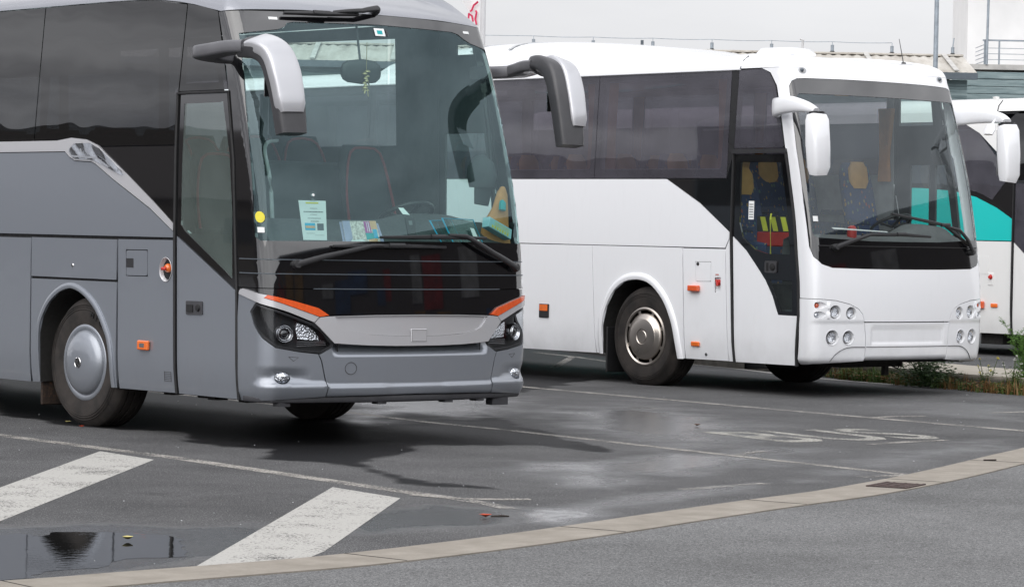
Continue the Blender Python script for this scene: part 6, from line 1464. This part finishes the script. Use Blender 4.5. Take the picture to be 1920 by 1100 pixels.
e = bld('vent_pipe', 5.32, 55, 'bent pale vent pipe on the shed roof', 'pipe', 5.0); g = Geo(); g.sweep([(0, 0, 0), (0, 0, .27), (-.05, 0, .29)], (.025, .025), n=8, p=2); g.build('pipe', M['render2'], e, 40)
e = bld('wire_post', 8.11, 55, 'grey post with a slim rod at the right end of the shed roof', 'post', 5.02); g = Geo(); g.sweep([(0, 0, .03), (0, 0, .17)], (.032, .032), n=10, p=2); g.build('post', M['galv'], e, 40); g = Geo(); g.lathe([(.085, -.02), (.06, .03), (.033, .06)], None, 14); g.build('foot', M['rubber'], e, 40); g = Geo(); g.sweep([(0, 0, .17), (.02, 0, .34)], (.012, .012), n=6); g.build('spike', M['galv'], e, 0)
wb = bld('white_building', 8.5, 58, 'white rendered building with a terrace at the top right', 'building')
g = Geo(); g.box((6.36, 1.15, 6), (12, 2.0, 12)); g.build('wall', M['render'], wb, 0)
g = Geo(); g.box((6.2, .1, 4.955), (12.8, 2.2, .10)); g.build('terrace_slab', M['slab'], wb, 0)
g = Geo()
for k in range(34): g.box((6, -1.0+.004*(k % 3), .07+.143*k), (12.2, .06, .135), bev=.008)
g.box((6, -.9, 2.4), (12.1, .06, 4.9)); g.build('boarding', M['boards'], wb, 0)
rl = bld('railing', 9.04, 57.05, 'grey metal terrace railing in front of the white building', 'railing', 5.0)
g = Geo(); g.box((3, 0, .47), (6.1, .05, .03)); g.build('top_rail', M['galv'], rl, 0)
g = Geo()
for z in (.10, .21, .32): g.box((3, 0, z), (6, .012, .012))
for z in (.06, .14, .22, .30, .38): g.box((-.03, .5, z), (.012, 1.0, .012))
g.build('bar', M['galv'], rl, 0)
for x in (0, .27, .93, 1.9, 2.9): g = Geo(); g.box((x, 0, .23), (.03 if x else .05, .03, .46)); g.build('post', M['galv'], rl, 0)
e = bld('drainpipe', 9.06, 56.98, 'slim grey pipe rising past the end of the terrace railing', 'pipe', 5.0); g = Geo(); g.sweep([(0, 0, 0), (.03, 0, 3.5)], (.025, .025), n=10, p=2); g.build('pipe', M['galv'], e, 40)
lp = bld('street_lamp', 7.37, 52, 'grey lamp post rising behind the white coach roof', 'lamp post'); g = Geo(); g.sweep([(0, 0, 0), (0, 0, 4), (0, 0, 8)], [(.06, .06), (.043, .043), (.035, .035)], n=14, p=2); g.build('pole', M['galv'], lp, 40)
g = Geo(); g.sweep([(0, 0, 7.9), (0, -.5, 8.15), (0, -1.1, 8.2)], (.03, .03), n=10, p=2); g.build('arm', M['galv'], lp, 40); g = Geo(); g.sweep([(0, -1.0, 8.2), (0, -1.7, 8.2)], (.14, .06), n=12); g.build('lamp_head', M['darkmetal'], lp, 40)
fp_ = bld('flagpole', -.58, 50, 'pale flagpole behind the grey coach roof', 'flagpole'); g = Geo(); g.sweep([(0, 0, 0), (0, 0, 8.2)], [(.055, .055), (.04, .04)], n=14, p=2); g.build('pole', M['render2'], fp_, 40)
M['flag'] = plain('white_flag_cloth', (.75, .74, .74), .85, var=.05); M['flag_red'] = plain('red_flag_print', (.55, .03, .09), .8)
V = []; n = 24
for i in range(n+1):
    u = i/n
    for j in range(9):
        q = j/8; top = 6.1-.25*u; botm = 4.98+.9*u**.8
        V.append((-.06-.62*u, .05*math.sin(u*7+q), botm+(top-botm)*q))
F_ = [(9*i+j, 9*i+j+1, 9*i+j+10, 9*i+j+9) for i in range(n) for j in range(8)]
fl = bld('flag', -.58, 50, 'white flag with red lettering hanging from the flagpole', 'flag'); g = Geo(); g.add(V, F_); g.build('cloth', M['flag'], fl, 60)
def flag_stroke(pts):
    return [(a, -.02+.05*math.sin((-a-.06)/.62*7)-.03, z) for a, z in pts]
g = Geo()
for pts in ([(-.13, 5.33), (-.11, 5.30), (-.13, 5.18), (-.11, 5.10), (-.15, 5.08)], [(-.25, 5.28), (-.19, 5.24), (-.17, 5.16), (-.19, 5.07), (-.25, 5.12), (-.24, 5.28)], [(-.27, 5.13), (-.29, 5.21), (-.33, 5.24), (-.37, 5.19), (-.38, 5.13)], [(-.09, 5.48), (-.12, 5.45), (-.16, 5.42), (-.19, 5.34), (-.22, 5.31)]):
    g.sweep(flag_stroke(pts), (.018, .004), (0, 1, 0), 6)
g.build('lettering', M['flag_red'], fl, 0)
# ------------------------------------------------------------------ out of view, mirrored in the panes: a house and an added workshop
t = NT('brick_terrace'); v = t.obj(); br = t.n('ShaderNodeTexBrick', {0: t.scale(v, (1, 1, 1)), 'Color1': (.07, .045, .035, 1), 'Color2': (.09, .06, .05, 1), 'Mortar': (.1, .09, .08, 1), 'Scale': 4.}).outputs[0]
M['brick'] = t.done(t.pbr(Base_Color=br, Roughness=.9)); M['tiles'] = plain('dark_roof_tiles', (.04, .035, .034), .8); M['pane'] = plain('dark_window_pane', (.03, .035, .04), .1); M['foliage'] = plain('tree_leaves', (.035, .06, .02), .8, var=.5, scale=3)
hs2 = empty('terraced_house', (-36, 78, 0), math.radians(40)); tag(hs2, 'long low brick house with a dark tiled roof, mirrored in the coach windows', 'house')
g = Geo(); g.box((0, 0, 1.7), (46, 8, 3.4)); g.build('wall', M['brick'], hs2, 0)
g = Geo(); g.add([(-23.4, -4.5, 3.4), (23.4, -4.5, 3.4), (23.4, 4.5, 3.4), (-23.4, 4.5, 3.4), (-19, 0, 6.4), (15, 0, 6.4)], [(0, 1, 5, 4), (1, 2, 5), (2, 3, 4, 5), (3, 0, 4), (3, 2, 1, 0)]); r_ = g.build('roof', M['tiles'], hs2, 0)
for x in (-19,): g = Geo(); g.box((x, .6, 5.0), (.8, .7, 1.4)); g.build('chimney', M['brick'], r_, 0)
for k in range(12):
    for z in (1.8,): g = Geo(); g.box((-20.5+3.7*k, -4.02, z), (1.3, .08, 1.5)); g.build('window', M['pane'], hs2, 0)
hs3 = empty('garage', (14, -28, 0), math.radians(-140)); tag(hs3, 'low dark workshop with coloured shutters, mirrored in the coach fronts', 'workshop')  # unseen block added so the black coach fronts mirror something dark
g = Geo(); g.box((0, 0, 4.6), (104, 8, 9.2)); g.build('wall', M['tiles'], hs3, 0); g = Geo(); g.box((0, 0, 9.3), (105, 9, .2)); g.build('roof', M['darkmetal'], hs3, 0)
M['shutter_red'] = plain('red_shutter', (.13, .008, .008), .8, var=.5, scale=.8); M['shutter_blue'] = plain('blue_shutter', (.012, .035, .085), .8, var=.5, scale=.8); M['shutter_yellow'] = plain('ochre_shutter', (.13, .07, .015), .8, var=.5, scale=.8); M['shutter_white'] = plain('white_shutter', (.14, .14, .14), .8, var=.4, scale=.8)
x = -46.
for k in range(26):
    c_ = ('shutter_red', 'shutter_blue', 'shutter_yellow', 'shutter_blue', 'shutter_white', 'shutter_red', 'shutter_yellow')[(k*3+k//4) % 7]; w_ = random.uniform(.5, 2.6)
    g = Geo(); hh = random.uniform(.8, 2.6); g.box((x+w_/2, -4.03, .15+hh/2), (w_, .12, hh)); g.build('shutter', M[c_], hs3, 0); x += w_+random.uniform(.4, 2.6)  # colour panels added to give the coach fronts coloured reflections
x = -40.
while x < 48:
    w_ = random.uniform(.6, 3.6); hh = random.uniform(1.2, 4.6); zc = random.uniform(3.4, 6.4)
    g = Geo(); g.box((x+w_/2, -4.03-.05*random.random(), zc), (w_, .12, hh)); g.build('banner', M[random.choice(('shutter_red', 'shutter_blue', 'shutter_blue', 'shutter_yellow', 'shutter_red', 'shutter_white'))], hs3, 0); x += w_+random.choice((-.2, .3, 1.6, 3.5))  # higher colour patches, likewise added for the reflections
